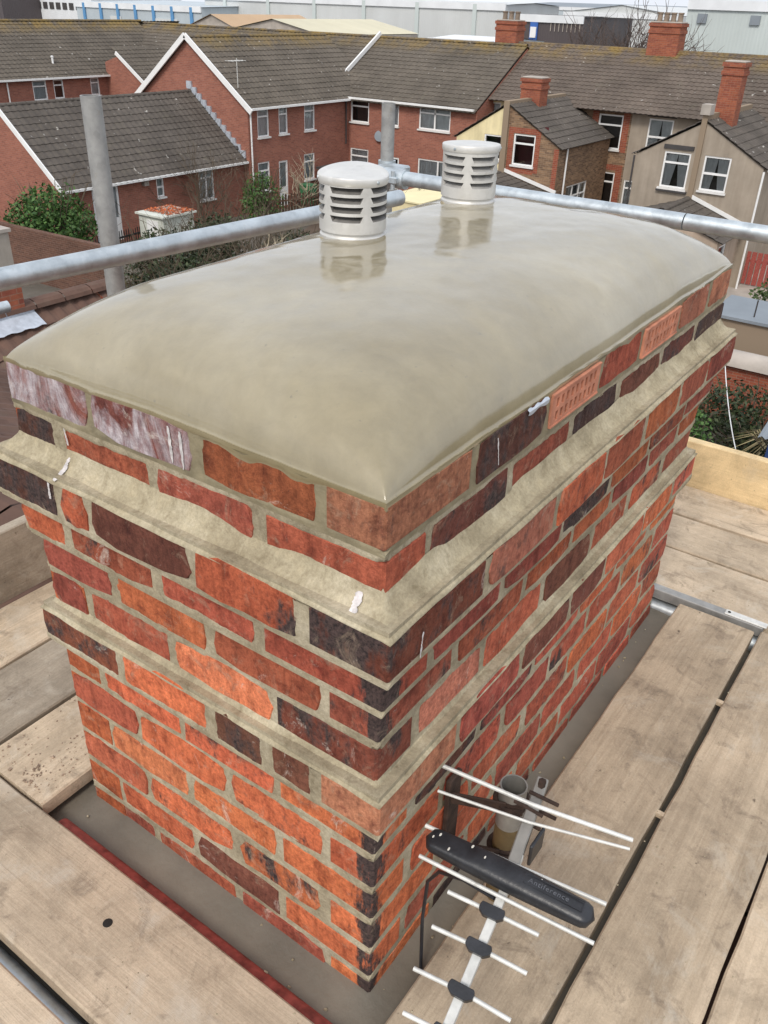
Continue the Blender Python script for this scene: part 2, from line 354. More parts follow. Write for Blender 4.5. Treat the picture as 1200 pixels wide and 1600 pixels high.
def tile_material(name, c, speck=True, moss=None):
    t = NT(name); v = t.coord('Object')
    n = t.noise(v, .6, 5, .6); n2 = t.noise(v, 5, 5, .7)
    k = t.ramp(n, [(.3, tuple(x * .75 for x in c)), (.7, tuple(x * 1.2 for x in c))])
    k = t.mix(.6, k, t.ramp(n2, [(.3, (.65, .65, .65)), (.7, (1.25, 1.25, 1.2))]), 'MULTIPLY')
    k = t.mix(t.math('MULTIPLY', t.math('SUBTRACT', t.noise(v, 1.5, 6, .7), .55), 3., True), k, (.14, .125, .095))
    if speck:
        s_ = t.math('MULTIPLY', t.math('SUBTRACT', t.noise(v, 5.2, 2, .4), .715), 18., True)
        k = t.mix(t.math('MULTIPLY', s_, .6), k, (.60, .58, .54))
    if moss:
        z = t.add('SeparateXYZ', {0: t.add('NewGeometry').outputs['Position']}).outputs[2]
        mk = t.add('MapRange', {0: z, 1: G + moss[0], 2: G + moss[1], 3: 0., 4: .75}).outputs[0]
        mk = t.math('MULTIPLY', mk, t.math('MULTIPLY', t.math('SUBTRACT', t.noise(v, 1.1, 6, .7), .40), 5., True))
        k = t.mix(mk, k, t.mix(t.noise(v, 2.5, 3), (.17, .14, .055), (.34, .20, .035)))
    t.set(Base_Color=k, Roughness=.88, Specular_IOR_Level=.25); return t.m
M_TILE = tile_material('brown concrete tile', (.122, .104, .086), True, (6.9, 7.55)); M_TILED = tile_material('dark tile', (.105, .091, .08))
M_TILET = tile_material('terrace tile', (.13, .104, .087), True, (6.9, 7.5)); M_TILEN = tile_material('red brown tile', (.135, .08, .062), False)

def glass_material():
    t = NT('window glass'); gl = t.add('BsdfGlossy', {'Roughness': .03, 'Color': (.9, .93, .95, 1)}); tr = t.add('BsdfTransparent', {'Color': (.82, .85, .85, 1)})
    fr = t.add('Fresnel', {'IOR': 1.5}); ms = t.add('MixShader', {0: t.math('ADD', fr.outputs[0], .05), 1: tr.outputs[0], 2: gl.outputs[0]})
    t.t.links.new(ms.outputs[0], t.out.inputs[0]); return t.m
M_GLASS = glass_material()

def clad_material(name, c, axis_scale=1.0):
    t = NT(name); v = t.add('TexCoord').outputs['UV']
    wv = t.add('TexWave', {'Vector': v, 'Scale': 1.2 * axis_scale, 'Distortion': 0.}, bands_direction='X').outputs[0]
    n = t.noise(v, .12, 5, .6); s_ = t.noise(t.add('Mapping', {0: v, 'Scale': (1., .06, 1)}).outputs[0], .5, 5, .65)
    k = t.ramp(n, [(.3, tuple(x * .9 for x in c)), (.7, tuple(min(1, x * 1.06) for x in c))])
    k = t.mix(.6, k, t.ramp(s_, [(.3, (.86, .85, .83)), (.65, (1.03, 1.03, 1.03))]), 'MULTIPLY')
    t.set(Base_Color=k, Roughness=.5); t.bump(wv, .3, .05); return t.m
M_CLADW = clad_material('pale grey cladding', (.60, .62, .62)); M_CLADG = clad_material('green grey cladding', (.56, .62, .61)); M_CLADD = clad_material('dark brown cladding', (.085, .07, .072)); M_CLADB = clad_material('light blue grey cladding', (.46, .52, .56)); M_CLADY = clad_material('cream sheet roof', (.62, .57, .40)); M_CLADO = clad_material('orange sheet roof', (.50, .33, .18))

def foliage(name, dark, light):
    t = NT(name); gi = t.add('NewGeometry'); v = t.coord('Object')
    k = t.ramp(gi.outputs['Random Per Island'], [(0., dark), (1., light)])
    k = t.mix(.5, k, t.ramp(t.noise(v, 1.4, 3), [(.3, (.6, .6, .6)), (.7, (1.3, 1.3, 1.2))]), 'MULTIPLY')
    t.set(Base_Color=k, Roughness=.55, Specular_IOR_Level=.3)
    return t.m
M_LAUREL = foliage('laurel leaves', (.022, .062, .015), (.10, .19, .05)); M_IVY = foliage('dark hedge leaves', (.014, .026, .012), (.06, .08, .035))
M_OLIVE = foliage('olive brown shrub leaves', (.035, .035, .015), (.11, .095, .05)); M_GRASSG = foliage('lighter green leaves', (.03, .06, .015), (.11, .15, .05)); M_DRY = foliage('dry pampas leaves', (.16, .12, .05), (.40, .33, .17))

def ground_material():
    t = NT('mixed yard ground'); v = t.coord('Object')
    a = t.noise(v, .12, 6, .6); b = t.noise(v, 1.2, 6, .7)
    k = t.ramp(a, [(.35, (.085, .075, .058)), (.5, (.16, .14, .12)), (.65, (.05, .07, .03))])
    k = t.mix(.6, k, t.ramp(b, [(.3, (.6, .6, .6)), (.7, (1.25, 1.25, 1.25))]), 'MULTIPLY')
    t.set(Base_Color=k, Roughness=.95); t.bump(b, .6, .05); return t.m

# ------------------------------------------------------------------ ground
m = MB(); m.poly([(-60, -150, G), (900, -150, G), (900, 700, G), (-60, 700, G)])
tag(m.build('ground', ground_material()), kind='structure')

# ================================================================== the chimney stack
CW, CL, PIT, BH = .785, 1.471, .08625, .070
PO = {1: .004, 2: .003, 3: .044, 4: .019, 5: .001, 6: -.001, 7: .0227}
NC = 14
zt = lambda c: -(c - 1) * PIT
po = lambda c: PO.get(c, 0.)
stack = thing('chimney_stack', 'red and black brick chimney stack with freshly repointed joints and domed cement cap', 'chimney', (CL / 2, CW / 2, -1.2))
stack_inv = Matrix.Translation((-CL / 2, -CW / 2, 1.2))
def on_stack(o):
    o.parent = stack; o.matrix_parent_inverse = stack_inv; return o

PAL = {'O': (.53, .145, .066), 'o': (.57, .178, .088), 'R': (.35, .092, .062), 'r': (.44, .115, .067), 'P': (.185, .068, .047), 'K': (.052, .044, .045), 'M': (.46, .185, .115), 'W': (.25, .085, .07), 'G': (.33, .105, .045)}
LEFT = {1: 'MGWW', 2: 'RRrK', 3: 'POPOK', 4: 'RrrO', 5: 'RrOR', 6: 'KorR', 7: 'MPKOK', 8: 'rOOO', 9: 'OOOr', 10: 'oOoO', 11: 'OOOr', 12: 'OPOO', 13: 'rRrR', 14: 'RRRR'}
RIGHT = {1: 'RKaraMMr', 2: 'rPRKPPK', 3: 'KMOrORR', 4: 'rRRKOrR', 5: 'RrOORRO', 6: 'KMrPrOR', 7: 'rRPPrOr', 8: 'rKRrOrO', 9: 'KrRrrOr', 10: 'KOrrOrr', 11: 'orRrrOr', 12: 'KROrrRr', 13: 'RKrRRrR', 14: 'RRRRRRR'}
BURN = {'K': .55, 'P': .22, 'R': .12, 'r': .08, 'O': .10, 'o': .02, 'M': .12, 'W': .2, 'G': .25}
def splits(face, c):
    odd = c % 2 == 1; end = (CW if face == 'L' else CL) + po(c)
    if face == 'L':
        a = [.0945, .323, .566] if odd else [.205, .438, .668]
        if c in (3, 7): a = [.0945, .323, .545, .640] if c == 3 else [.0945, .205, .335, .560]
    else:
        a = [.210, .447, .660, .866, 1.090, 1.300] if odd else [.100, .330, .560, .790, 1.020, 1.250]
    js = [.018] * len(a)
    rr = random.Random(c * 7 + (face == 'L'))
    out = []; s0 = -po(c)
    for k, e in enumerate(a):
        if k > 0 and not (c == 1): e += rr.uniform(-.010, .010)
        out.append((s0, e)); s0 = e + rr.uniform(.012, .022)
    out.append((s0, end)); return out
brick_proto = {}
def brick_obj(size, loc, mat, code, rr, face=None):
    sx, sy, sz = size
    if face is None:                      # quoin brick: both faces show
        mb = MB().box((-sx / 2, -sy / 2, -sz / 2), (sx / 2, sy / 2, sz / 2)); o = mb.build('brick', mat, None, bevel=.004)
    else:                                 # chipped, hand-made outline, extruded into the wall
        ln = (sy if face == 'L' else sx) / 2; h = sz / 2; n = 4; ch = lambda: rr.uniform(.001, .0075) if rr.random() < .7 else rr.uniform(.006, .013)
        out = []
        for k in range(n + 1): out.append([-ln + 2 * ln * k / n, -h + rr.gauss(0, .0016)])
        out.append([ln + rr.gauss(0, .002), rr.uniform(-.3, .3) * h])
        for k in range(n, -1, -1): out.append([-ln + 2 * ln * k / n, h + rr.gauss(0, .0016)])
        out.append([-ln + rr.gauss(0, .002), rr.uniform(-.3, .3) * h])
        for i, sg in ((0, (1, 1)), (n, (-1, 1)), (n + 2, (-1, -1)), (2 * n + 2, (1, -1))): out[i][0] += sg[0] * ch(); out[i][1] += sg[1] * ch() * .6
        mb = MB(); m_ = len(out); d2 = (sx if face == 'L' else sy) / 2
        for q, sh in ((-d2, 1.), (-d2 + .004, 1.015), (d2, 1.0)):
            for s_, z_ in out: mb.v.append((q, s_ * sh, z_ * sh) if face == 'L' else (s_ * sh, q, z_ * sh))
        fl = face == 'L'
        mb.f.append(tuple(range(m_))[::-1] if fl else tuple(range(m_)))
        for r_ in (0, 1):
            for i in range(m_):
                j = (i + 1) % m_; q = (r_ * m_ + i, r_ * m_ + j, (r_ + 1) * m_ + j, (r_ + 1) * m_ + i); mb.f.append(q if fl else q[::-1])
        o = mb.build('brick', mat, None)
    o.location = loc
    o.rotation_euler = (rr.gauss(0, .004), rr.gauss(0, .004), rr.gauss(0, .004))
    c = PAL[code]; f = rr.uniform(.8, 1.15); bu = rr.uniform(.40, .50) if code == 'K' else rr.uniform(.28, .42) if rr.random() < .46 else rr.uniform(.05, .24)
    if code == 'K': c = rr.choice(((.24, .075, .045), (.15, .06, .042), (.10, .055, .043)))
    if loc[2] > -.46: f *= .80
    o.color = (c[0] * f, c[1] * f * rr.uniform(.9, 1.12), c[2] * f, 1 - bu)
    return on_stack(o)
rects = {'L': {}, 'R': {}}
air_spots = []
for c in range(1, NC + 1):
    rr = random.Random(c * 31); p = po(c); zm = zt(c) - BH / 2; odd = c % 2 == 1
    sl, sr = splits('L', c), splits('R', c)
    rects['L'][c] = [(a, b) for a, b in sl]; rects['R'][c] = [(a, b) for a, b in sr]
    # corner brick shows on both faces
    x1, y1 = sr[0][1], sl[0][1]; code = LEFT[c][0] if LEFT[c][0] in 'MK' or c in (1,) else RIGHT[c][0]
    if c >= 8: code = 'O'
    mt = M_BRICKC if c >= 8 or c in (4, 5) else M_BRICK
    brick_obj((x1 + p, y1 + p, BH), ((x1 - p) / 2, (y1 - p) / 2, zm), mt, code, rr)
    for k, (a, b) in enumerate(sl[1:], 1):
        code = LEFT[c][min(k, len(LEFT[c]) - 1)]; d = .10; j = rr.gauss(0, .0012)
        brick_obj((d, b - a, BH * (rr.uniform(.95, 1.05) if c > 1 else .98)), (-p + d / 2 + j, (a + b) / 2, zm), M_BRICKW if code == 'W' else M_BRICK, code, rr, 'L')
    for k, (a, b) in enumerate(sr[1:], 1):
        code = RIGHT[c][min(k, len(RIGHT[c]) - 1)]; d = .10; j = rr.gauss(0, .0012)
        if code == 'a': air_spots.append((a, b, zm, p)); continue
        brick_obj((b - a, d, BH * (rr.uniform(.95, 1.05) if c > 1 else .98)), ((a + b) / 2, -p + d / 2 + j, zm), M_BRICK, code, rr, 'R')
# the two faces turned away: same courses, joined
mb = MB()
for c in range(1, NC + 1):
    p = po(c); z1 = zt(c); z0 = z1 - BH; o_ = .11 if c % 2 else 0
    s = o_ - .11
    while s < CL - .05:
        mb.box((max(s, .0), CW + p - .1, z0), (min(s + .212, CL + p - .11), CW + p, z1)); s += .23
    s = o_ - .11
    while s < CW - .05:
        mb.box((CL + p - .1, max(s, .11), z0), (CL + p, min(s + .212, CW + p - .112), z1)); s += .23
o = on_stack(mb.build('rear_brickwork', M_BRICK)); o.color = (.40, .11, .045, .9); o['kind'] = 'stuff'
# mortar: solid core plus hand-pointed joint faces that feather over the brick edges
core = MB()
for c in range(1, NC + 1):
    p = po(c) - .005; core.box((-p, -p, zt(c) - PIT + .001), (CL + p, CW + p, zt(c) + (.012 if c > 1 else -.002)))
on_stack(core.build('mortar_core', M_MORTAR))
def joint_sheet(face, name, courses, mat):
    V = []; F = []; base = 0; st = .0042
    end0 = CW if face == 'L' else CL
    for c in courses:
        p = po(c); z1 = zt(c) + (.008 if c not in (1, 3, 7) else -.002); z0 = zt(c) - BH - .0082
        ns = int((end0 + 2 * p) / st) + 1; nz = int((z1 - z0) / st) + 1
        S, Z = np.meshgrid(np.linspace(-p - .0001, end0 + p + .0012, ns), np.linspace(z0, z1, nz))
        e = np.full(S.shape, -1.)
        for a, b in rects[face][c]:
            aa = a - (.05 if a <= -p + .001 else 0); bb = b + (.05 if b >= end0 + p - .001 else 0)
            e = np.maximum(e, np.minimum(np.minimum(S - aa, bb - S), np.minimum(Z - (zt(c) - BH), zt(c) + (.05 if c in (3, 7) else 0) - Z)))
        sd_ = 11 if face == 'L' else 47
        n1 = fbm(S / .022 + 40, Z / .016 + 90, sd_, 3); n2 = fbm(S / .16 + 7, Z / .09 + 30, sd_ + 9, 2); n3 = fbm(S / .006, Z / .006 + 50, sd_ + 19, 2)
        sm = -.0004 + .0022 * n2 + (.0006 if 5 <= c <= 8 else 0)
        h = np.where(e > 0, sm + .0017 * n1 - e * .40, np.minimum(sm + .0010 * n1, .0012) - .0008) + .0004 * n3
        wq = np.clip((S + p) / .012, 0, 1); h = wq * h + (1 - wq) * np.where(e > 0, -.012, .0001)
        h = np.maximum(h, -.012)
        off = -(p + h)
        P = np.stack([off, S, Z] if face == 'L' else [S, off, Z], -1).reshape(-1, 3)
        V.append(P); idx = base + np.arange(ns * nz).reshape(nz, ns)
        q = np.stack([idx[:-1, :-1], idx[:-1, 1:], idx[1:, 1:], idx[1:, :-1]], -1).reshape(-1, 4)
        if face == 'L': q = q[:, ::-1]
        # leave out cells that stay buried behind the brick faces
        hm = np.maximum.reduce([h[:-1, :-1], h[:-1, 1:], h[1:, 1:], h[1:, :-1]]).reshape(-1)
        F.append(q[hm > -.006]); base += ns * nz
    V = np.concatenate(V); F = np.concatenate(F)
    me = bpy.data.meshes.new(name); me.vertices.add(len(V)); me.vertices.foreach_set('co', V.astype(np.float32).ravel())
    me.loops.add(F.size); me.loops.foreach_set('vertex_index', F.astype(np.int32).ravel())
    me.polygons.add(len(F)); me.polygons.foreach_set('loop_start', np.arange(0, F.size, 4, dtype=np.int32))
    me.update(calc_edges=True); me.validate(); me.materials.append(mat)
    me.polygons.foreach_set('use_smooth', [True] * len(me.polygons))
    o = bpy.data.objects.new(name, me); col.objects.link(o); return on_stack(o)
for fc in 'LR': joint_sheet(fc, 'fresh_pointing', [1], M_FRESH); joint_sheet(fc, 'pointing', range(2, NC + 1), M_MORTAR)
# sloping mortar weatherings on the two projecting courses
def ring(prof, name, mat, seed, amp=.0025, step=.012):
    def path(p):
        c_ = [(-p, -p), (CL + p, -p), (CL + p, CW + p), (-p, CW + p)]; out = []
        for k in range(4):
            a, b = Vector(c_[k]), Vector(c_[(k + 1) % 4]); n = int((CL if k % 2 == 0 else CW) / step)
            out += [a.lerp(b, i / n) for i in range(n)]
        return out
    n = len(path(0)); V = []; K = len(prof)
    t = np.arange(n)
    for k, (p, z, a_) in enumerate(prof):
        dz = fbm(t * .13, np.full(n, k * .22 + seed), seed, 4) * amp * a_; dp = fbm(t * .11 + 50, np.full(n, k * .22 + seed), seed + 5, 4) * amp * a_
        pts = path(p)
        cx, cy = CL / 2, CW / 2
        for i, q in enumerate(pts):
            sx = 1 if q.x > cx else -1; sy = 1 if q.y > cy else -1
            V.append((q.x + (dp[i] * sx if abs(q.x - cx) > CL / 2 - .03 + p else 0), q.y + (dp[i] * sy if abs(q.y - cy) > CW / 2 - .03 + p else 0), z + dz[i]))
    mb = MB(); mb.v = V
    for k in range(K - 1):
        for i in range(n):
            j = (i + 1) % n; mb.f.append((k * n + i, k * n + j, (k + 1) * n + j, (k + 1) * n + i)[::-1])
    return on_stack(mb.build(name, mat, None, smooth=True, angle=179))
ring([(.001, -.126, 2.0), (.0045, -.136, 3.0), (.013, -.148, 2.0), (.028, -.161, 1.6), (.040, -.1680, 1.2), (.0450, -.1712, 1.0), (.0453, -.1735, 1.6)], 'weathering', M_LEDGE, 3, .0022)
ring([(-.004, -.494, 1.5), (.0016, -.502, 3.0), (.008, -.509, 1.6), (.017, -.5145, 1.3), (.0234, -.5168, 1.0), (.0238, -.5190, 1.6)], 'weathering', M_LEDGE, 8, .0022)
# flaunching: smooth domed cement cap
def cap_z(x, y):
    u = np.clip(x / CL, 0, 1); v = np.clip(y / CW, 0, 1)
    U_ = np.abs(2 * u - 1); V_ = np.abs(2 * v - 1)
    fx = 1 - U_ ** 8; fy = 1 - V_ ** 4.2
    z = .100 * np.clip(fx * fy, 0, 1) ** .70 + .016 * (1 - V_ ** 2) * (1 - U_ ** 2)
    t_ = np.minimum(np.minimum(np.clip(x, 0, 9), np.clip(CL - x, 0, 9)), np.minimum(np.clip(y, 0, 9), np.clip(CW - y, 0, 9)))
    z = z + .014 * (1 - np.exp(-t_ / .009)) - .006
    return z + .004 * fbm(x / .22 + 3, y / .2 + 9, 71, 2) + .0012 * fbm(x / .06 + 3, y / .05 + 9, 75, 2)
nx, ny = 230, 150
uu = .5 - .5 * np.cos(np.linspace(0, np.pi, nx)); vv = .5 - .5 * np.cos(np.linspace(0, np.pi, ny))
uu = .85 * uu + .15 * np.linspace(0, 1, nx); vv = .85 * vv + .15 * np.linspace(0, 1, ny)
E0 = .0030
Xg, Yg = np.meshgrid(-E0 + uu * (CL + 2 * E0), -E0 + vv * (CW + 2 * E0))
Zg = cap_z(Xg, Yg) + .0105
mb = MB(); mb.v = [tuple(p) for p in np.stack([Xg, Yg, Zg], -1).reshape(-1, 3)]
for j in range(ny - 1):
    for i in range(nx - 1): mb.f.append((j * nx + i, j * nx + i + 1, (j + 1) * nx + i + 1, (j + 1) * nx + i))
bd = [i for i in range(nx)] + [j * nx + nx - 1 for j in range(1, ny)] + [(ny - 1) * nx + i for i in range(nx - 2, -1, -1)] + [j * nx for j in range(ny - 2, 0, -1)]
P = np.array([mb.v[i] for i in bd]); nb = len(bd)
arc = np.cumsum(np.linalg.norm(P - np.roll(P, 1, 0), axis=1))
rag = fbm(arc / .05, arc * 0 + 3, 81, 4) * .011 + fbm(arc / .22, arc * 0 + 8, 83, 2) * .007
prev = bd
for dz, out in ((.0015, .0002), (-.006, .0006), (-.013, -.004)):
    cur = []
    for k, i in enumerate(bd):
        x, y, z = P[k]; dx = (-1 if x < .02 else 1 if x > CL - .02 else 0) * out; dy = (-1 if y < .02 else 1 if y > CW - .02 else 0) * out
        mb.v.append((x + dx, y + dy, dz + min(0.004, rag[k] * (1 if dz < -.005 else .5)))); cur.append(len(mb.v) - 1)
    for k in range(nb): mb.f.append((prev[k], cur[k], cur[(k + 1) % nb], prev[(k + 1) % nb]))
    prev = cur
on_stack(mb.build('cement_cap', M_CAP, None, smooth=True, angle=70))
# terracotta air bricks with two rows of slots
for a, b, zm, p in air_spots:
    a += .004; y0 = -p - .003; z0, z1 = zm - .031, zm + .029; wd = b - a; nsl = 9
    xs = [a, a + .012]; gap = (wd - .024) / nsl
    for k in range(nsl): xs += [a + .012 + gap * (k + .24), a + .012 + gap * (k + .76)]
    xs += [b - .012, b]
    zs = [z0, z0 + .009, z0 + .026, z0 + .033, z0 + .050, z1]
    mb = MB(); bk = MB()
    for i in range(len(xs) - 1):
        for j in range(5):
            slot = (j in (1, 3)) and i >= 2 and i % 2 == 0 and i < 2 + 2 * nsl
            if not slot: mb.poly([(xs[i], y0, zs[j]), (xs[i + 1], y0, zs[j]), (xs[i + 1], y0, zs[j + 1]), (xs[i], y0, zs[j + 1])])
            else:
                q = [(xs[i], zs[j]), (xs[i + 1], zs[j]), (xs[i + 1], zs[j + 1]), (xs[i], zs[j + 1])]
                for k in range(4):
                    (xa, za), (xb, zb_) = q[k], q[(k + 1) % 4]; mb.poly([(xa, y0, za), (xb, y0, zb_), (xb, y0 + .03, zb_), (xa, y0 + .03, za)][::-1])
                bk.poly([(x, y0 + .016, z) for x, z in q])  # near-black sheet: the shade inside the slot is put into its colour
    for q in (((a, z0), (b, z0)), ((b, z0), (b, z1)), ((b, z1), (a, z1)), ((a, z1), (a, z0))):
        mb.poly([(q[0][0], y0, q[0][1]), (q[0][0], y0 + .08, q[0][1]), (q[1][0], y0 + .08, q[1][1]), (q[1][0], y0, q[1][1])])
    for zc in (z0 + .0015, z1 - .0015): mb.bar((a, y0 - .0008, zc), (b, y0 - .0008, zc), .0016, .003)
    ab = on_stack(mb.build('air_brick', M_AIRB)); sb_ = bk.build('slot_shade', M_DARK); sb_.parent = ab; sb_.matrix_parent_inverse = stack_inv @ Matrix.Translation(stack.location) if False else Matrix.Identity(4)
# scrap of old lead left over a brick beside the air brick
mb = MB(); n = 14
for k in range(n):
    t_ = k / (n - 1); x = .372 + .072 * t_; zc = -.004 - .001 * t_
    mb.v += [(x, -.0085, zc - .005 - .002 * math.sin(t_ * 9)), (x, -.0095, zc + .001), (x, -.006, zc + .004 + .002 * math.sin(t_ * 17) + .008 * max(0, t_ - .8))]
for k in range(n - 1):
    for j in range(2): mb.f.append((k * 3 + j, k * 3 + 3 + j, k * 3 + 4 + j, k * 3 + 1 + j))
on_stack(mb.build('lead_scrap', M_LEAD, None, smooth=True))
# white lime runs on the left-hand face and ledge
def run_strip(pts, wd, nrm, seed):
    rr = random.Random(seed); mb = MB(); pts = [Vector(p) for p in pts]; P2 = []
    for k in range(len(pts) - 1):
        for i in range(16): P2.append(pts[k].lerp(pts[k + 1], i / 16))
    P2.append(pts[-1]); n_ = Vector(nrm)
    ww = 1.
    for k, q in enumerate(P2):
        ww = min(1.25, max(.45, ww + rr.uniform(-.28, .28)))
        d = (P2[min(k + 1, len(P2) - 1)] - P2[max(0, k - 1)]).normalized(); sd_ = d.cross(n_).normalized()
        w_ = wd * ww * min(1, .55 + .3 * k, .7 + .25 * (len(P2) - 1 - k)) / 2; j = sd_ * rr.uniform(-.12, .12) * wd
        mb.v += [tuple(q + j - sd_ * w_), tuple(q + j + n_ * .0005), tuple(q + j + sd_ * w_)]
    for k in range(len(P2) - 1):
        for j in range(2): mb.f.append((k * 3 + j, k * 3 + 1 + j, k * 3 + 4 + j, k * 3 + 3 + j))
    return on_stack(mb.build('lime_run', M_LIME, None, smooth=True))
Lr = lambda p, *q: [(-p - .0022, y, z) for y, z in q]
Rr_ = lambda p, *q: [(x, -p - .0022, z) for x, z in q]
k = 0
for pts, wd in ((Lr(.004, (.386, -.004), (.3835, -.064)), .006), (Lr(.004, (.362, -.006), (.3605, -.068)), .005),
                (Lr(.0035, (.647, -.086), (.6425, -.116)), .004)):
    k += 1; run_strip(pts, wd, (-1, 0, 0), k)
for pts, wd in (([(-.006, .645, -.1395), (-.022, .641, -.1545), (-.043, .645, -.1680)], .008), ([(-.008, .030, -.142), (-.038, .026, -.1655)], .010)):
    k += 1; run_strip(pts, wd, (-.55, 0, .83), k)
for pts, wd in ((Lr(.0455, (.655, -.173), (.6575, -.205)), .006),):
    k += 1; run_strip(pts, wd, (-1, 0, 0), k)
for pts, wd in ((Rr_(.044, (.034, -.200), (.030, -.243)), .005), (Rr_(.004, (.280, -.012), (.291, -.062)), .005)):
    k += 1; run_strip(pts, wd, (0, -1, 0), k)
# cement apron at the foot of the stack
mb = MB(); nx, ny = 90, 70
Xg, Yg = np.meshgrid(np.linspace(-.42, CL + .30, nx), np.linspace(-.40, CW + .30, ny))
dd = np.maximum(np.maximum(-Xg, Xg - CL), np.maximum(-Yg, Yg - CW))
Zg = -1.075 - .10 * np.clip(dd, 0, 1) + .006 * np.exp(-np.clip(dd, 0, 1) / .012) + .004 * fbm(Xg / .1, Yg / .1, 5, 3)
mb.v = [tuple(p) for p in np.stack([Xg, Yg, Zg], -1).reshape(-1, 3)]
for j in range(ny - 1):
    for i in range(nx - 1): mb.f.append((j * nx + i, j * nx + i + 1, (j + 1) * nx + i + 1, (j + 1) * nx + i))
on_stack(mb.build('apron', M_APRON, None, smooth=True))

mb = MB()
for k in range(45):
    if random.random() < .5: x, y = random.uniform(-.10, -.01), random.uniform(-.1, .8)
    else: x, y = random.uniform(-.1, 1.4), random.uniform(-.07, -.008)
    dd_ = max(-x, -y); s_ = random.uniform(.001, .0035) * (2 if random.random() < .08 else 1); z_ = -1.075 - .10 * max(0, dd_) + .003
    mb.box((-s_, -s_ * .7, -s_ * .6), (s_, s_ * .7, s_ * .6), Matrix.Translation((x, y, z_)) @ Matrix.Rotation(random.random() * 6, 4, Vector((random.random(), random.random(), random.random() + .1)).normalized()))
tag(mb.build('mortar_crumbs', M_MORTAR), 'crumbs of mortar lying on the cement at the foot of the stack', 'mortar', kind='stuff')
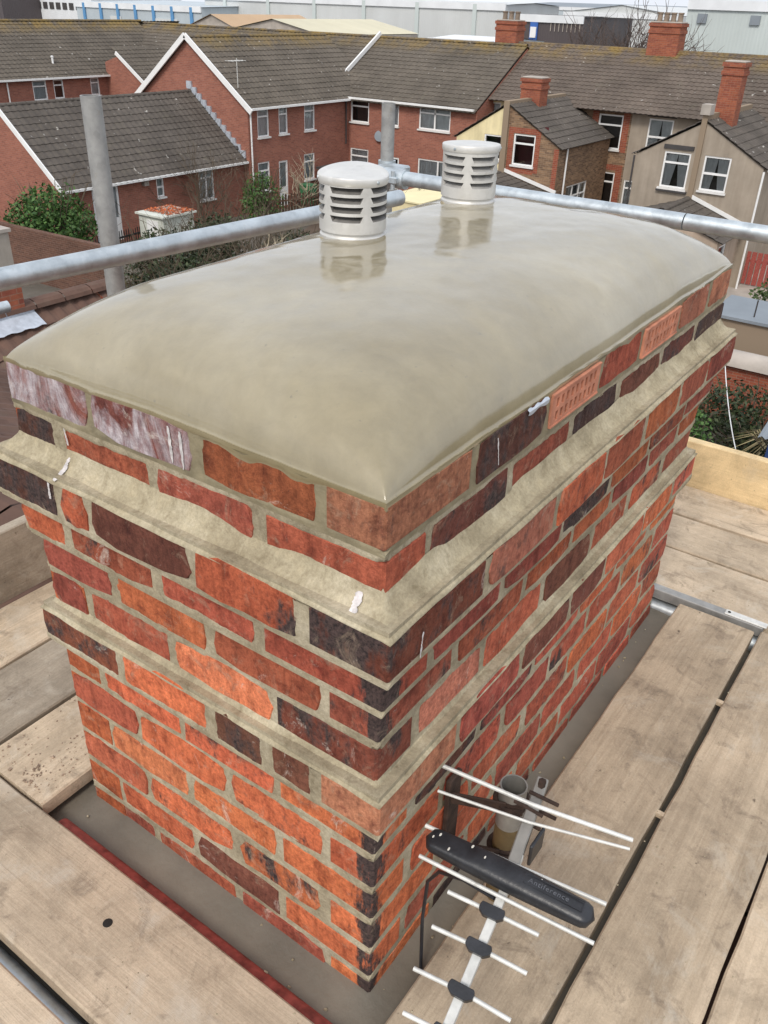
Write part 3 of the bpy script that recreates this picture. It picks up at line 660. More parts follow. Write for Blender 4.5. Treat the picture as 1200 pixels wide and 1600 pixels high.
# ================================================================== louvred flue cowls
CAM = Vector((-.7573, -.5158, 0))
def cowl(loc, rad, H, off, lid_tilt, label, squash=1.0, seed=1, lmat=None):
    e = thing('chimney_cowl', label, 'chimney cowl', loc, 'flue cowls on the chimney cap')
    base = math.atan2(CAM.y - loc[1], CAM.x - loc[0]) + off
    ncol, half, nrow = 5, R(29.5), 4
    z_lo, z_hi = .28 * H, .94 * H; pitch = (.86 * H - .33 * H) / nrow
    rr = random.Random(seed)
    mb = MB()
    ring_z = [0.0]; A = lambda a, z, r_=rad: (r_ * math.cos(a), r_ * math.sin(a), z)
    def band(z0, z1, r0_=rad, r1_=rad, seg=60):
        i = len(mb.v)
        for j in range(seg): mb.v.append(A(2 * math.pi * j / seg, z0, r0_))
        for j in range(seg): mb.v.append(A(2 * math.pi * j / seg, z1, r1_))
        for j in range(seg): mb.f.append((i + j, i + (j + 1) % seg, i + seg + (j + 1) % seg, i + seg + j))
    body_lo = .34 * H
    band(.17 * H, body_lo - .008)
    band(.165 * H, .17 * H, rad * .955, rad)
    holes = []
    z = body_lo - .008
    for r_ in range(nrow):
        zb_, zt_ = body_lo + r_ * pitch, body_lo + r_ * pitch + pitch * .66
        band(z, zb_); z = zt_
        for c_ in range(ncol):
            ac = base + c_ * 2 * math.pi / ncol; e_ = R(5.5)
            holes.append((ac - half, ac + half, zb_, zt_, e_))
            a0, a1 = ac + half, ac + 2 * math.pi / ncol - half; n = 4
            for q in range(n):
                b0 = (a0 - e_) + (a1 - a0 + 2 * e_) * q / n; b1 = (a0 - e_) + (a1 - a0 + 2 * e_) * (q + 1) / n
                t0 = a0 + (a1 - a0) * q / n; t1 = a0 + (a1 - a0) * (q + 1) / n
                mb.poly([A(b0, zb_), A(b1, zb_), A(t1, zt_), A(t0, zt_)])
    band(z, .935 * H)
    bo = mb.build('body', M_COWL, e, smooth=True, angle=30)
    for a0, a1, zb_, zt_, e_ in holes:
        f = MB(); n = 8; dep = .021
        for q in range(n + 1):
            t_ = q / n; ab = a0 + e_ + (a1 - a0 - 2 * e_) * t_; at_ = a0 + (a1 - a0) * t_
            wv = math.sin(t_ * 23 + seed + zb_ * 900) * .0012
            f.v += [A(ab, zb_, rad), A((ab + at_) / 2, zb_ + (zt_ - zb_) * .55, rad - dep * .55 + wv), A(at_, zt_ + .001, rad - dep)]
        for q in range(n):
            for j in range(2): f.f.append((q * 3 + j, q * 3 + 3 + j, q * 3 + 4 + j, q * 3 + 1 + j))
        f.poly([A(a0 + e_, zb_), A(a0, zt_), A(a0, zt_ + .001, rad - dep)]); f.poly([A(a1 - e_, zb_), A(a1, zt_), A(a1, zt_ + .001, rad - dep)])
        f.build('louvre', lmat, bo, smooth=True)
    # inner flue keeps the slots dark
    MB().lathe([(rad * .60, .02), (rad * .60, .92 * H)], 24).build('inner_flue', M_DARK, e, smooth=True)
    # base collar, grubby with mortar
    MB().lathe([(rad * .93, -.03), (rad * .985, -.012), (rad * .99, .10 * H), (rad * .945, .13 * H), (rad * .945, .175 * H)], 48).build('collar', M_COWL, e, smooth=True, angle=30)
    mm = MB(); seg = 60
    for j in range(seg):
        t_ = 2 * math.pi * j / seg; hh = .003 + .010 * max(0, .35 + float(fbm(np.array([j * .21 + seed * 9]), np.array([2.]), 31, 3)[0])) * (1 if rr.random() < .9 else .3)
        mm.v += [A(t_, -.02, rad * 1.10), A(t_, .001, rad * 1.03), A(t_, hh, rad * 1.005), A(t_, hh, rad * .97)]
    for j in range(seg):
        j2 = (j + 1) % seg
        for q in range(3): mm.f.append((j * 4 + q, j2 * 4 + q, j2 * 4 + q + 1, j * 4 + q + 1))
    mm.build('mortar_bead', M_MORTAR, e, smooth=True)
    # lid
    ld = MB().lathe([(rad * 1.01, -.010), (rad * 1.03, -.010), (rad * 1.045, -.006), (rad * 1.045, .003), (rad * 1.03, .0045), (rad * .95, .0052), (rad * .5, .0058), (.0005, .0060)], 48)
    if squash != 1.0:
        ld.v = [(x, y, z_ + .0025 * math.cos(2 * (math.atan2(y, x) - base)) * (math.hypot(x, y) / rad) ** 2) for x, y, z_ in ld.v]
    lo = ld.build('lid', M_COWL, e, smooth=True, angle=50); lo.location = (0, 0, .945 * H); lo.rotation_euler = lid_tilt
    for q in range(3):
        a = base + R(55) + q * R(120); MB().lathe([(.0001, .002), (.003, .0015), (.0035, 0)], 10).build('screw', M_GALV, lo, smooth=True)
        s_ = lo.children[-1]; s_.rotation_euler = (0, R(90), a); s_.location = (rad * 1.045 * math.cos(a), rad * 1.045 * math.sin(a), -.003)
    return e
P1 = (.668, .560); P2 = (1.130, .562)
cz = lambda x, y: float(cap_z(np.array([x]), np.array([y]))[0])
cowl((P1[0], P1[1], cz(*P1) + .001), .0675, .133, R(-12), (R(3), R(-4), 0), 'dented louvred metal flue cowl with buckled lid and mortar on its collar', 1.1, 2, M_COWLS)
cowl((P2[0], P2[1], cz(*P2) + .001), .0655, .142, R(-4) + R(36), (R(-1), R(1), 0), 'clean round louvred metal flue cowl with flat lid', 1.0, 5, M_COWLM)

# ================================================================== scaffold
def tube_obj(name, a, b, mat, label, group=None, rad=.02415, parts=None):
    a, b = Vector(a), Vector(b); mid = Vector(a)
    mb = MB(); d = (b - a).normalized(); n = 14
    mb.tube([tuple((a - mid).lerp(b - mid, i / n)) for i in range(n + 1)], rad, 28, cap=False)
    inn = MB().tube([tuple(a - mid), tuple(b - mid)], rad - .004, 28, cap=False); i0 = len(mb.v); mb.v += inn.v; mb.f += [tuple(i0 + q for q in f[::-1]) for f in inn.f]
    for k0, k1 in ((0, i0), (n * 28, i0 + 28)):
        for j in range(28): j2 = (j + 1) % 28; mb.f.append((k0 + j, k0 + j2, k1 + j2, k1 + j)[::-1] if k0 == 0 else (k0 + j, k0 + j2, k1 + j2, k1 + j))
    o = mb.build(name, mat, None, smooth=True, angle=50); o.location = mid
    return tag(o, label, 'scaffold tube', group)
tube_obj('scaffold_tube', (-1.5, 1.365, .0), (1.60, 1.078, .0), M_GALV, 'shiny galvanised guard rail passing behind the dented cowl, in front of the grey upright')
tube_obj('scaffold_tube', (1.872, 1.30, .004), (1.898, .26, .0), M_GALV, 'galvanised guard rail behind the clean cowl, joined to the upright by a clamp')
tube_obj('scaffold_tube', (1.898, .256, .0), (1.905, -1.6, .0), M_GALV, 'galvanised guard rail butted on in line above the rendered rear extensions')
tube_obj('scaffold_tube', (.665, 1.335, G), (.665, 1.335, .325), M_GALVD, 'dull grey scaffold upright with an open top standing before the low brick bungalow')
tube_obj('scaffold_tube', (1.985, 1.40, G), (1.985, 1.40, .225), M_GALVD, 'dull grey scaffold upright clamped to the guard rail between the two cowls')
tube_obj('scaffold_tube', (1.535, -1.5, -1.084), (1.535, 2.1, -1.084), M_GALV, 'galvanised transom tube under the board ends at the far end of the stack')
tube_obj('scaffold_tube', (-.372, -1.5, -1.084), (-.372, 2.0, -1.084), M_GALV, 'galvanised tube showing in the gap between two boards')
tube_obj('scaffold_tube', (-1.0, -.90, -1.132), (2.4, -.90, -1.132), M_GALVD, 'lower ledger tube under the boards beside the television aerial')
tube_obj('scaffold_tube', (-1.0, 1.47, -1.132), (2.4, 1.47, -1.132), M_GALVD, 'lower ledger tube under the toe board')
tube_obj('scaffold_tube', (-.101, -.75, -1.090), (-.101, .79, -1.090), M_RED, 'red painted tube along the foot of the stack beside a board')
tube_obj('scaffold_tube', (-1.6, 3.05, -.60), (1.2, 2.75, -.60), M_GALV, 'galvanised tube behind the stack above the tiled roof')
# right-angle clamp joining rail and upright
cp = thing('scaffold_clamp', 'galvanised swivel clamp joining guard rail to the upright', 'clamp', (1.90, 1.27, .0))
q = MB().tube([(-.026, .055, 0), (-.024, -.03, 0)], .033, 20); q.build('rail_jaw', M_GALV, cp, smooth=True, angle=40)
q = MB().tube([(.085, .13, -.035), (.085, .13, .035)], .032, 20); q.build('upright_jaw', M_GALV, cp, smooth=True, angle=40)
MB().box((-.02, .02, -.03), (.08, .12, .03)).build('saddle', M_GALV, cp, bevel=.006)
MB().box((-.075, -.02, -.012), (-.045, .03, .012)).build('flap', M_GALV, cp, bevel=.004)
MB().tube([(-.062, .0, -.05), (-.062, .0, .03)], .008, 8).build('bolt', M_GALV, cp, smooth=True)
MB().tube([(-.062, .0, -.045), (-.062, .0, -.03)], .013, 6).build('nut', M_GALVD, cp)

BT, ZB = .038, -1.02
def board(name, x0, x1, y0, y1, label, axis, mat, group=None, z=ZB, cat='scaffold board', yaw=0., bands=()):
    cx, cy = (x0 + x1) / 2, (y0 + y1) / 2; hx, hy = (x1 - x0) / 2, (y1 - y0) / 2
    rr = random.Random(hash(label) % 1000 if False else len(label) * 13 + int(cx * 100)); n = 16
    mb = MB(); sec = []
    Lh, Wh = (hx, hy) if axis == 0 else (hy, hx)
    prof = [(-1, -1, 0), (-1, 0, 1), (-1, 0, 2), (1, 0, 2), (1, 0, 1), (1, -1, 0)]
    bw = .004
    for k in range(n + 1):
        s_ = -Lh + 2 * Lh * k / n; w1 = rr.uniform(-.0018, .0018); w2 = rr.uniform(-.0018, .0018); dz = rr.uniform(-.0008, .0008)
        for (wy, wz) in ((-Wh + w1, -BT), (-Wh + w1, -bw), (-Wh + w1 + bw, 0), (-Wh * .33, .0006), (Wh * .33, .0006), (Wh + w2 - bw, 0), (Wh + w2, -bw), (Wh + w2, -BT)):
            mb.v.append((s_, wy, wz + dz) if axis == 0 else (wy, s_, wz + dz))
    for k in range(n):
        for j in range(8):
            j2 = (j + 1) % 8; f = (k * 8 + j, (k + 1) * 8 + j, (k + 1) * 8 + j2, k * 8 + j2); mb.f.append(f if axis == 1 else f[::-1])
    e1 = tuple(range(8)); e2 = tuple(n * 8 + j for j in range(8)); mb.f += [e1, e2[::-1]]
    me_o = mb.build(name, mat, None); bm = bmesh.new(); bm.from_mesh(me_o.data); bmesh.ops.recalc_face_normals(bm, faces=bm.faces); bm.to_mesh(me_o.data); bm.free()
    me_o.location = (cx, cy, z); me_o.rotation_euler = (0, 0, yaw)
    for s_ in bands:
        b_ = MB(); q0 = s_ * Lh
        if axis == 0: b_.box((q0 - .022, -Wh - .0015, -BT - .001), (q0 + .022, Wh + .0015, .0022))
        else: b_.box((-Wh - .0015, q0 - .022, -BT - .001), (Wh + .0015, q0 + .022, .0022))
        b_.build('end_band', M_GALV, me_o, bevel=.001)
    return tag(me_o, label, cat, group)
board('scaffold_board', -.095, 1.505, -.296, -.071, 'pale scaffold board beneath the television aerial, alongside the stack', 0, M_BOARDX, yaw=-.002)
board('scaffold_board', -.095, 1.52, -.530, -.312, 'wide scaffold board second from the stack on the aerial side', 0, M_BOARDX, yaw=-.003)
board('scaffold_board', -.095, 1.52, -.760, -.536, 'third scaffold board out from the stack on the aerial side', 0, M_BOARDX)
board('scaffold_board', -.095, 1.52, -.992, -.768, 'outermost scaffold board on the aerial side', 0, M_BOARDX)
board('scaffold_board', -.346, -.121, -1.0, 1.75, 'scaffold board with a drilled hole along the red tube at the foot of the stack', 1, M_BOARDY)
board('scaffold_board', -.604, -.381, -1.0, 1.75, 'scaffold board beyond the gap from the board with the drilled hole', 1, M_BOARDY)
board('scaffold_board', -.114, 1.545, .822, 1.052, 'dusty scaffold board with brick dust and rubble behind the stack', 0, M_BOARDX)
board('scaffold_board', -.114, 1.545, 1.063, 1.286, 'grey stained scaffold board in the middle behind the stack', 0, M_BOARDD)
board('scaffold_board', -.114, 1.545, 1.296, 1.520, 'scaffold board against the brown toe board', 0, M_BOARDX)
board('scaffold_board', 1.562, 1.798, -1.0, 1.52, 'brown stained scaffold board with a steel strip on its edge', 1, M_BOARDY)
board('scaffold_board', 1.810, 2.026, -1.0, 1.52, 'clean pale scaffold board crossing the end of the stack', 1, M_BOARDY)
board('scaffold_board', 2.046, 2.268, -1.0, 1.52, 'scaffold board against the new pine toe board', 1, M_BOARDY)
def toe(name, a, b, label, mat):
    mb = MB().box((-(b[0] - a[0]) / 2, -(b[1] - a[1]) / 2, 0), ((b[0] - a[0]) / 2, (b[1] - a[1]) / 2, b[2] - a[2]))
    o = mb.build(name, mat, None, bevel=.003); o.location = ((a[0] + b[0]) / 2, (a[1] + b[1]) / 2, a[2]); return tag(o, label, 'toe board')
toe('toe_board', (-1.0, 1.532, ZB + .001), (2.26, 1.570, -.795), 'weathered brown toe board on edge behind the stack', M_BOARDD)
toe('toe_board', (2.275, -1.0, ZB - .03), (2.313, 1.52, -.842), 'new yellow pine toe board on edge past the stack', M_PLY)
# drilled hole, nail heads, knots on the near board
hole = MB().lathe([(.0001, .0012), (.0085, .0012), (.0098, .0006)], 18).build('bolt_hole', M_DARK, [o for o in col.objects if o.get('label', '').startswith('scaffold board with a drilled')][0], smooth=True)
hole.location = (.02, .10, .0006)
# steel strip along the edge of the cross board
stp = thing('steel_strip', 'galvanised steel edge strip with a bolted plate at the board ends', 'steel strip', (1.545, -.14, ZB))
MB().box((-.016, -.175, -.03), (.016, .19, .004)).build('angle', M_GALVD, stp, bevel=.002)
MB().box((-.013, -.183, .004), (.013, -.06, .008)).build('plate', M_ALU, stp, bevel=.002)
MB().lathe([(.0001, .0012), (.004, .0012), (.005, 0)], 12).build('bolt', M_DARK, stp).location = (0, -.072, .008)
for x, lb in ((.70, 'small timber spacer wedged between two boards midway along the stack'), (1.15, 'small timber spacer wedged between two boards near the steel strip')):
    tag(MB().box((-.006, -.009, -.012), (.006, .009, 0)).build('timber_spacer', M_BOARDX, None), lb, 'spacer').location = (x, -.304, ZB - .002)
mb = MB()
for k in range(230):
    side = random.random()
    x, y = (random.uniform(-.1, 1.5), random.uniform(-.75, -.08)) if side < .5 else (random.uniform(-.34, -.13), random.uniform(-.2, .95)) if side < .8 else (random.uniform(1.57, 2.0), random.uniform(-.5, 0))
    s_ = random.uniform(.0008, .0030) * (1.8 if random.random() < .06 else 1); n = 7; i0 = len(mb.v); a0 = random.random() * 6
    for j in range(n): q = s_ * random.uniform(.6, 1.2); mb.v.append((x + q * math.cos(a0 + j * .9), y + q * math.sin(a0 + j * .9), ZB + .0008))
    mb.v.append((x, y, ZB + .001 + s_ * .45))
    for j in range(n): mb.f.append((i0 + j, i0 + (j + 1) % n, i0 + n))
tag(mb.build('mortar_droppings', M_MORTAR), 'dried mortar droppings scattered over the boards', 'mortar', kind='stuff')
# rubble and dust on the dusty board
mb = MB()
for k in range(170):
    x = abs(random.gauss(0, .10)) - .10; y = random.uniform(.85, 1.04) if random.random() < .7 else random.uniform(.83, .93); s_ = random.uniform(.0006, .0020) * (2.2 if random.random() < .08 else 1)
    mt_ = Matrix.Translation((x, y, ZB + s_ * .5)) @ Matrix.Rotation(random.random() * 6, 4, Vector((random.random(), random.random(), random.random() + .1)).normalized())
    mb.box((-s_, -s_ * .8, -s_ * .6), (s_, s_ * .8, s_ * .6), mt_)
tag(mb.build('brick_rubble', simple('brick crumbs', (.30, .22, .16), .95, 0, .4, 30)), 'crumbs of brick and mortar on the dusty board', 'rubble', kind='stuff')

# ================================================================== television aerial
ant = thing('tv_antenna', 'white television aerial with black dipole box clamped to a rusty bracket on the stack', 'antenna', (.287, -.11, -1.0))
ai = Matrix.Translation((-.287, .11, 1.0))
def on_ant(o, par=None):
    o.parent = par or ant; o.matrix_parent_inverse = ai if par is None else Matrix.Identity(4)
    return o
def adopt(o, par):   # keep world place under a part that itself sits on the aerial
    o.parent = par; o.matrix_parent_inverse = (Matrix.Translation(ant.location) @ ai @ Matrix.Identity(4)).inverted(); return o
on_ant(MB().tube([(.287, -.11, -1.0), (.287, -.11, -.69)], .0248, 28, cap=False).build('mast', M_PIPEY, None, smooth=True))
on_ant(MB().lathe([(.0250, -.10), (.0256, -.055), (.0256, .0), (.0228, .0), (.0222, -.12), (.0001, -.12)], 28, (.287, -.11, -.688)).build('mast_top', M_PIPE, None, smooth=True, angle=40))
# bracket: wall plate and two arms with clamp straps
on_ant(MB().box((.222, -.014, -.895), (.266, -.004, -.69)).build('wall_plate', M_RUST, None, bevel=.002))
for z in (-.725, -.855):
    on_ant(MB().bar((.222, -.018, z), (.262, -.112, z), .005, .028).bar((.262, -.112, z), (.275, -.14, z), .005, .028).build('bracket_arm', M_RUST, None, bevel=.0015))
    on_ant(MB().tube([(.287 + .030 * math.cos(t), -.11 + .030 * math.sin(t), z) for t in np.linspace(R(-60), R(260), 18)], .0055, 8).build('clamp_band', M_RUST, None, smooth=True))
on_ant(MB().lathe([(.0001, .004), (.007, .004), (.010, 0)], 6, (0, 0, 0)).build('plate_bolt', M_RUST)).matrix_world = Matrix.Translation((.236, -.017, -.70)) @ Matrix.Rotation(R(90), 4, 'X')
# boom
B0, B1, B2, B3 = Vector((.272, -.163, -.668)), Vector((.145, -.186, -.702)), Vector((.005, -.202, -.742)), Vector((-.17, -.225, -.80))
on_ant(MB().bar(B1 + Vector((.02, 0, .006)), B3, .015, .015).build('boom', M_ALU, None, bevel=.001))
on_ant(MB().bar(B0 + Vector((.03, .006, .012)), B1 + Vector((-.02, -.003, -.003)), .021, .019).build('boom_bracket', M_PIPE, None, bevel=.002))
for z in (-.655, -.69):
    on_ant(MB().tube([(.236, -.19, z - .01), (.236, -.135, z - .01)], .0035, 8).build('clamp_stud', M_RUST, None, smooth=True))
    on_ant(MB().tube([(.265, -.205, z), (.262, -.150, z)], .0035, 8).build('clamp_stud', M_RUST, None, smooth=True))
on_ant(MB().tube([(.282, -.162, -.668), (.286, -.162, -.640)], .007, 6).build('clamp_nut', M_RUST))
on_ant(MB().bar((.225, -.20, -.70), (.175, -.20, -.70), .006, .05).build('clamp_jaw', M_BLACK, None, bevel=.002))
els = [((.174, -.012, -.60), (.204, -.182, -.612), (.248, -.341, -.625)), ((.170, -.017, -.66), (.213, -.177, -.668), (.265, -.337, -.668)), ((.116, -.028, -.69), (.141, -.187, -.694), (.165, -.342, -.695)),
       ((.067, -.048, -.703), (.084, -.198, -.707), (.101, -.351, -.710)), ((.050, -.117, -.722), (.061, -.194, -.722), (.070, -.273, -.722)), ((-.006, -.123, -.742), (.005, -.203, -.738), (.015, -.283, -.742)), ((-.071, -.132, -.762), (-.061, -.212, -.756), (-.052, -.293, -.762)), ((-.127, -.151, -.784), (-.118, -.222, -.778), (-.109, -.300, -.784))]
for k, pts in enumerate(els):
    rad = (.0038, .0028, .0038, .0036)[k] if k < 4 else .0037
    el = on_ant(MB().tube(pts, rad, 12).build('element', M_ALU, None, smooth=True, angle=50))
    if k >= 4:
        c = Vector(pts[1]); d = (Vector(pts[2]) - Vector(pts[0])).normalized(); bdir = (B3 - B1).normalized()
        mt_ = Matrix((d, bdir, d.cross(bdir))).transposed().to_4x4(); mt_.translation = c + Vector((0, 0, -.003))
        cb = MB()
        prof = [(-.019, -.009), (.019, -.009), (.021, -.004), (.021, .004), (.012, .011), (-.012, .011), (-.021, .004), (-.021, -.004)]
        for zz in (-.013, .001): cb.v += [tuple(mt_ @ Vector((x, y, zz))) for x, y in prof]
        cb.f += [tuple(range(8))[::-1], tuple(range(8, 16))] + [(j, (j + 1) % 8, 8 + (j + 1) % 8, 8 + j) for j in range(8)]
        cb.build('element_clip', M_BLACK, None, bevel=.001); adopt(col.objects[-1], el)
        hs = MB().lathe([(.0001, .006), (.0035, .005), (.0045, .001)], 10); hs.v = [tuple(mt_ @ Vector(v_)) for v_ in hs.v]
        hs.build('clip_screw', M_BLACK, None, smooth=True); adopt(col.objects[-1], el)
# black dipole box
d0, d1 = Vector((.098, -.041, -.690)), Vector((.128, -.338, -.695)); ax = (d1 - d0).normalized(); Ln = (d1 - d0).length
sdv = Vector((0, 0, 1)).cross(ax).normalized(); upv = ax.cross(sdv)
mb = MB(); n = 36; K = 20
for i in range(n + 1):
    t_ = i / n; e_ = min(t_, 1 - t_) * Ln
    k_ = math.sqrt(max(0, 1 - (1 - min(1, e_ / .020)) ** 2)); wv = (.0205 + .003 * math.sin(math.pi * t_)) * max(k_, .05); hv = (.012 + .004 * math.sin(math.pi * t_)) * max(k_ ** .6, .05)
    for j in range(K):
        a = 2 * math.pi * j / K; cx_, cz_ = math.cos(a), math.sin(a)
        x = math.copysign(abs(cx_) ** .55, cx_) * wv; z = math.copysign(abs(cz_) ** .55, cz_) * hv
        if z > hv * .8 and .30 < t_ < .97 and abs(x) < wv * .62: z += .0018
        mb.v.append(tuple(d0 + ax * (t_ * Ln) + sdv * x + upv * z))
for i in range(n):
    for j in range(K): mb.f.append((i * K + j, i * K + (j + 1) % K, (i + 1) * K + (j + 1) % K, (i + 1) * K + j)[::-1])
mb.f += [tuple(range(K)), tuple(n * K + j for j in range(K))[::-1]]
dip = on_ant(mb.build('dipole_box', M_BLACK, None, smooth=True, angle=60))
cu = bpy.data.curves.new('maker_name', 'FONT'); cu.body = 'Antiference'; cu.size = .0125; cu.extrude = .0006; cu.space_character = 1.15
tmp = bpy.data.objects.new('tmp', cu); col.objects.link(tmp); dg = bpy.context.evaluated_depsgraph_get(); me = bpy.data.meshes.new_from_object(tmp.evaluated_get(dg)); bpy.data.objects.remove(tmp)
me.materials.append(M_GREYP); tx = bpy.data.objects.new('lettering', me); col.objects.link(tx)
mt_ = Matrix((ax, -sdv if (-sdv).cross(ax).z < 0 else sdv, upv)).transposed().to_4x4()
yv = upv.cross(ax); mt_ = Matrix((ax, yv, upv)).transposed().to_4x4(); mt_.translation = d0 + ax * (Ln * .62) + yv * -.004 + upv * .0172
adopt(tx, dip); me.transform(mt_)
fr = MB(); o0 = d0 + ax * (Ln * .60) + upv * .0168
for p_, q_ in (((0, -.009), (.098, -.009)), ((.098, -.009), (.098, .010)), ((.098, .010), (0, .010)), ((0, .010), (0, -.009))):
    fr.bar(o0 + ax * p_[0] + yv * p_[1], o0 + ax * q_[0] + yv * q_[1], .0012, .0014, tuple(upv))
fr.build('raised_panel', M_BLACK, None); adopt(col.objects[-1], dip)
rr = random.Random(4)
for t_, x_, s_ in ((.08, .3, .005), (.05, -.3, .004), (.16, -.75, .005), (.36, .1, .004), (.42, .55, .002), (.60, .7, .0025), (.68, .6, .007), (.27, .75, .006)):
    c = d0 + ax * (t_ * Ln) + yv * (x_ * .016) + upv * (.0150 - .006 * abs(x_) ** 2 + .003 * math.sin(math.pi * t_))
    g = MB().lathe([(.0001, .0012), (s_ * .4, .0011), (s_ * .55, 0)], 9); g.v = [(v_[0] * 1.4 + c.x, v_[1] * .7 + c.y, v_[2] + c.z) for v_ in g.v]
    g.build('bird_dropping', M_GUANO, None, smooth=True); adopt(col.objects[-1], dip)
pts = [Vector(p) for p in ((.085, -.185, -.722), (.098, -.12, -.742), (.118, -.062, -.79), (.128, -.035, -.85), (.118, -.036, -.95), (.098, -.052, -1.05), (.09, -.06, -1.11))]
on_ant(MB().tube(pts, .0034, 10).build('cable', M_BLACK, None, smooth=True))

# ================================================================== houses: builders
Z = lambda h: G + h
def wall(parent, O, U, n, tops, openings, mat, name='wall', thick=.25, reveal=.11, base=0.):
    """O origin at u=0,h=0; U unit along; n outward normal; tops [(u,h)...] roofline; openings (u0,u1,h0,h1)."""
    O, U, n = Vector(O), Vector(U), Vector(n); up = Vector((0, 0, 1))
    us = sorted({t[0] for t in tops} | {v for o in openings for v in o[:2]})
    def top(u):
        for (a, ha), (b, hb) in zip(tops, tops[1:]):
            if a <= u <= b: return ha + (hb - ha) * (u - a) / (b - a)
        return tops[-1][1]
    mb = MB(); uv = []
    P = lambda u, h, d=0: tuple(O + U * u + up * h - n * d)
    def q(pts):
        mb.poly([P(*p) for p in pts]); uv.extend([(p[0] + (p[2] if len(p) > 2 else 0), p[1]) for p in pts])
    for a, b in zip(us, us[1:]):
        m_ = (a + b) / 2
        blocks = sorted([o[2:] for o in openings if o[0] < m_ < o[1]]); h = base
        for h0, h1 in blocks:
            if h0 > h: q([(a, h), (b, h), (b, h0), (a, h0)])
            h = h1
        q([(a, h), (b, h), (b, top(b)), (a, top(a))])
        q([(a, base, thick), (b, base, thick), (b, top(b), thick), (a, top(a), thick)][::-1]) if not blocks else None
    for a, b, h0, h1 in openings:
        r = reveal
        q([(a, h0), (a, h1), (a, h1, r), (a, h0, r)]); q([(b, h0), (b, h0, r), (b, h1, r), (b, h1)]); q([(a, h1), (b, h1), (b, h1, r), (a, h1, r)]); q([(a, h0), (a, h0, r), (b, h0, r), (b, h0)])
    return mb.build(name, mat, parent, uv=uv)
def window(parent, O, U, n, op, style='top', curtain=.6, sill=True, door=False, arch=0., red=False):
    O, U, n = Vector(O), Vector(U), Vector(n); up = Vector((0, 0, 1)); a, b, h0, h1 = op
    P = lambda u, h, d: O + U * u + up * h - n * d
    fw = .065 if not door else .09
    mb = MB()
    def bar(u0_, h0_, u1_, h1_, w=fw, d=.06): mb.bar(P(u0_, h0_, d), P(u1_, h1_, d), w if abs(h1_ - h0_) < 1e-6 else .07, .07 if abs(h1_ - h0_) < 1e-6 else w, tuple(n)) if False else mb.bar(P(u0_, h0_, d), P(u1_, h1_, d), w, .07, tuple(n))
    f2 = fw / 2
    bar(a, h0 + f2, b, h0 + f2); bar(a, h1 - f2, b, h1 - f2); bar(a + f2, h0 + fw, a + f2, h1 - fw); bar(b - f2, h0 + fw, b - f2, h1 - fw)
    w_, h_ = b - a, h1 - h0
    if 'top' in style: bar(a + fw, h0 + h_ * .70, b - fw, h0 + h_ * .70, .07)
    if 'mid' in style: bar(a + fw, h0 + h_ * .5, b - fw, h0 + h_ * .5, .08)
    if 'split' in style: bar((a + b) / 2, h0 + fw, (a + b) / 2, h1 - fw, .08)
    if 'grid' in style:
        for k in (1, 2): bar(a + w_ * k / 3, h0 + fw, a + w_ * k / 3, h1 - fw, .05)
        for k in (1, 2): bar(a + fw, h0 + h_ * k / 3, b - fw, h0 + h_ * k / 3, .05)
    if door: mb.box((0, 0, 0), (0, 0, 0)); mb.bar(P((a + b) / 2, h0 + .08, .05), P((a + b) / 2, h0 + h_ * .42, .05), w_ - .2, .04, tuple(n))
    if arch:
        N = 8
        for k in range(N):
            t0, t1 = k / N, (k + 1) / N; f = lambda t: h1 + arch * (1 - (2 * t - 1) ** 2)
            mb.poly([P(a + w_ * t0, h1 - .02, .02), P(a + w_ * t1, h1 - .02, .02), P(a + w_ * t1, f(t1), .02), P(a + w_ * t0, f(t0), .02)])
    wo = mb.build('door' if door else 'window', M_UPVC, parent)
    MB().poly([P(a + .03, h0 + .03, .075), P(b - .03, h0 + .03, .075), P(b - .03, h1 - .03, .075), P(a + .03, h1 - .03, .075)]).build('pane', M_GLASS, wo)
    MB().poly([P(a - .3, h0 - .3, .55), P(b + .3, h0 - .3, .55), P(b + .3, h1 + .3, .55), P(a - .3, h1 + .3, .55)]).build('room', M_ROOMR if red else M_ROOM, wo)
    if curtain > 0:
        c = MB(); N = 26
        sides = ((a + .04, a + .04 + (w_ - .08) * .5, 1), (b - .04 - (w_ - .08) * .5, b - .04, -1)) if curtain < .9 else ((a + .03, b - .03, 0),)
        for s0, s1, dr in sides:
            i0 = len(c.v)
            for k in range(N + 1):
                t = k / N; d = .13 + .02 * math.sin(k * 1.9)
                ub = s0 + (s1 - s0) * t
                ut = ub
                if dr: ub = (s0 + (s1 - s0) * t * .66) if dr == 1 else (s1 - (s1 - s0) * (1 - t) * .66)
                c.v += [tuple(P(ub, h0 + .02, d)), tuple(P((ut + ub) / 2 * .5 + ut * .5, h0 + h_ * .6, d)), tuple(P(ut, h1 - .02, d))]
            for k in range(N):
                for j in range(2): c.f.append((i0 + k * 3 + j, i0 + k * 3 + 3 + j, i0 + k * 3 + 4 + j, i0 + k * 3 + 1 + j))
        c.build('curtain', M_CURT, wo, smooth=True)
    if sill and not door:
        m_ = MB(); m_.bar(P(a - .05, h0 - .035, -.01), P(b + .05, h0 - .035, -.01), .07, .16, tuple(n)); m_.build('sill', M_SILL, wo)
    return wo
M_ROOMR = simple('dark red blind', (.10, .02, .025), .9, 0, .2, .7)
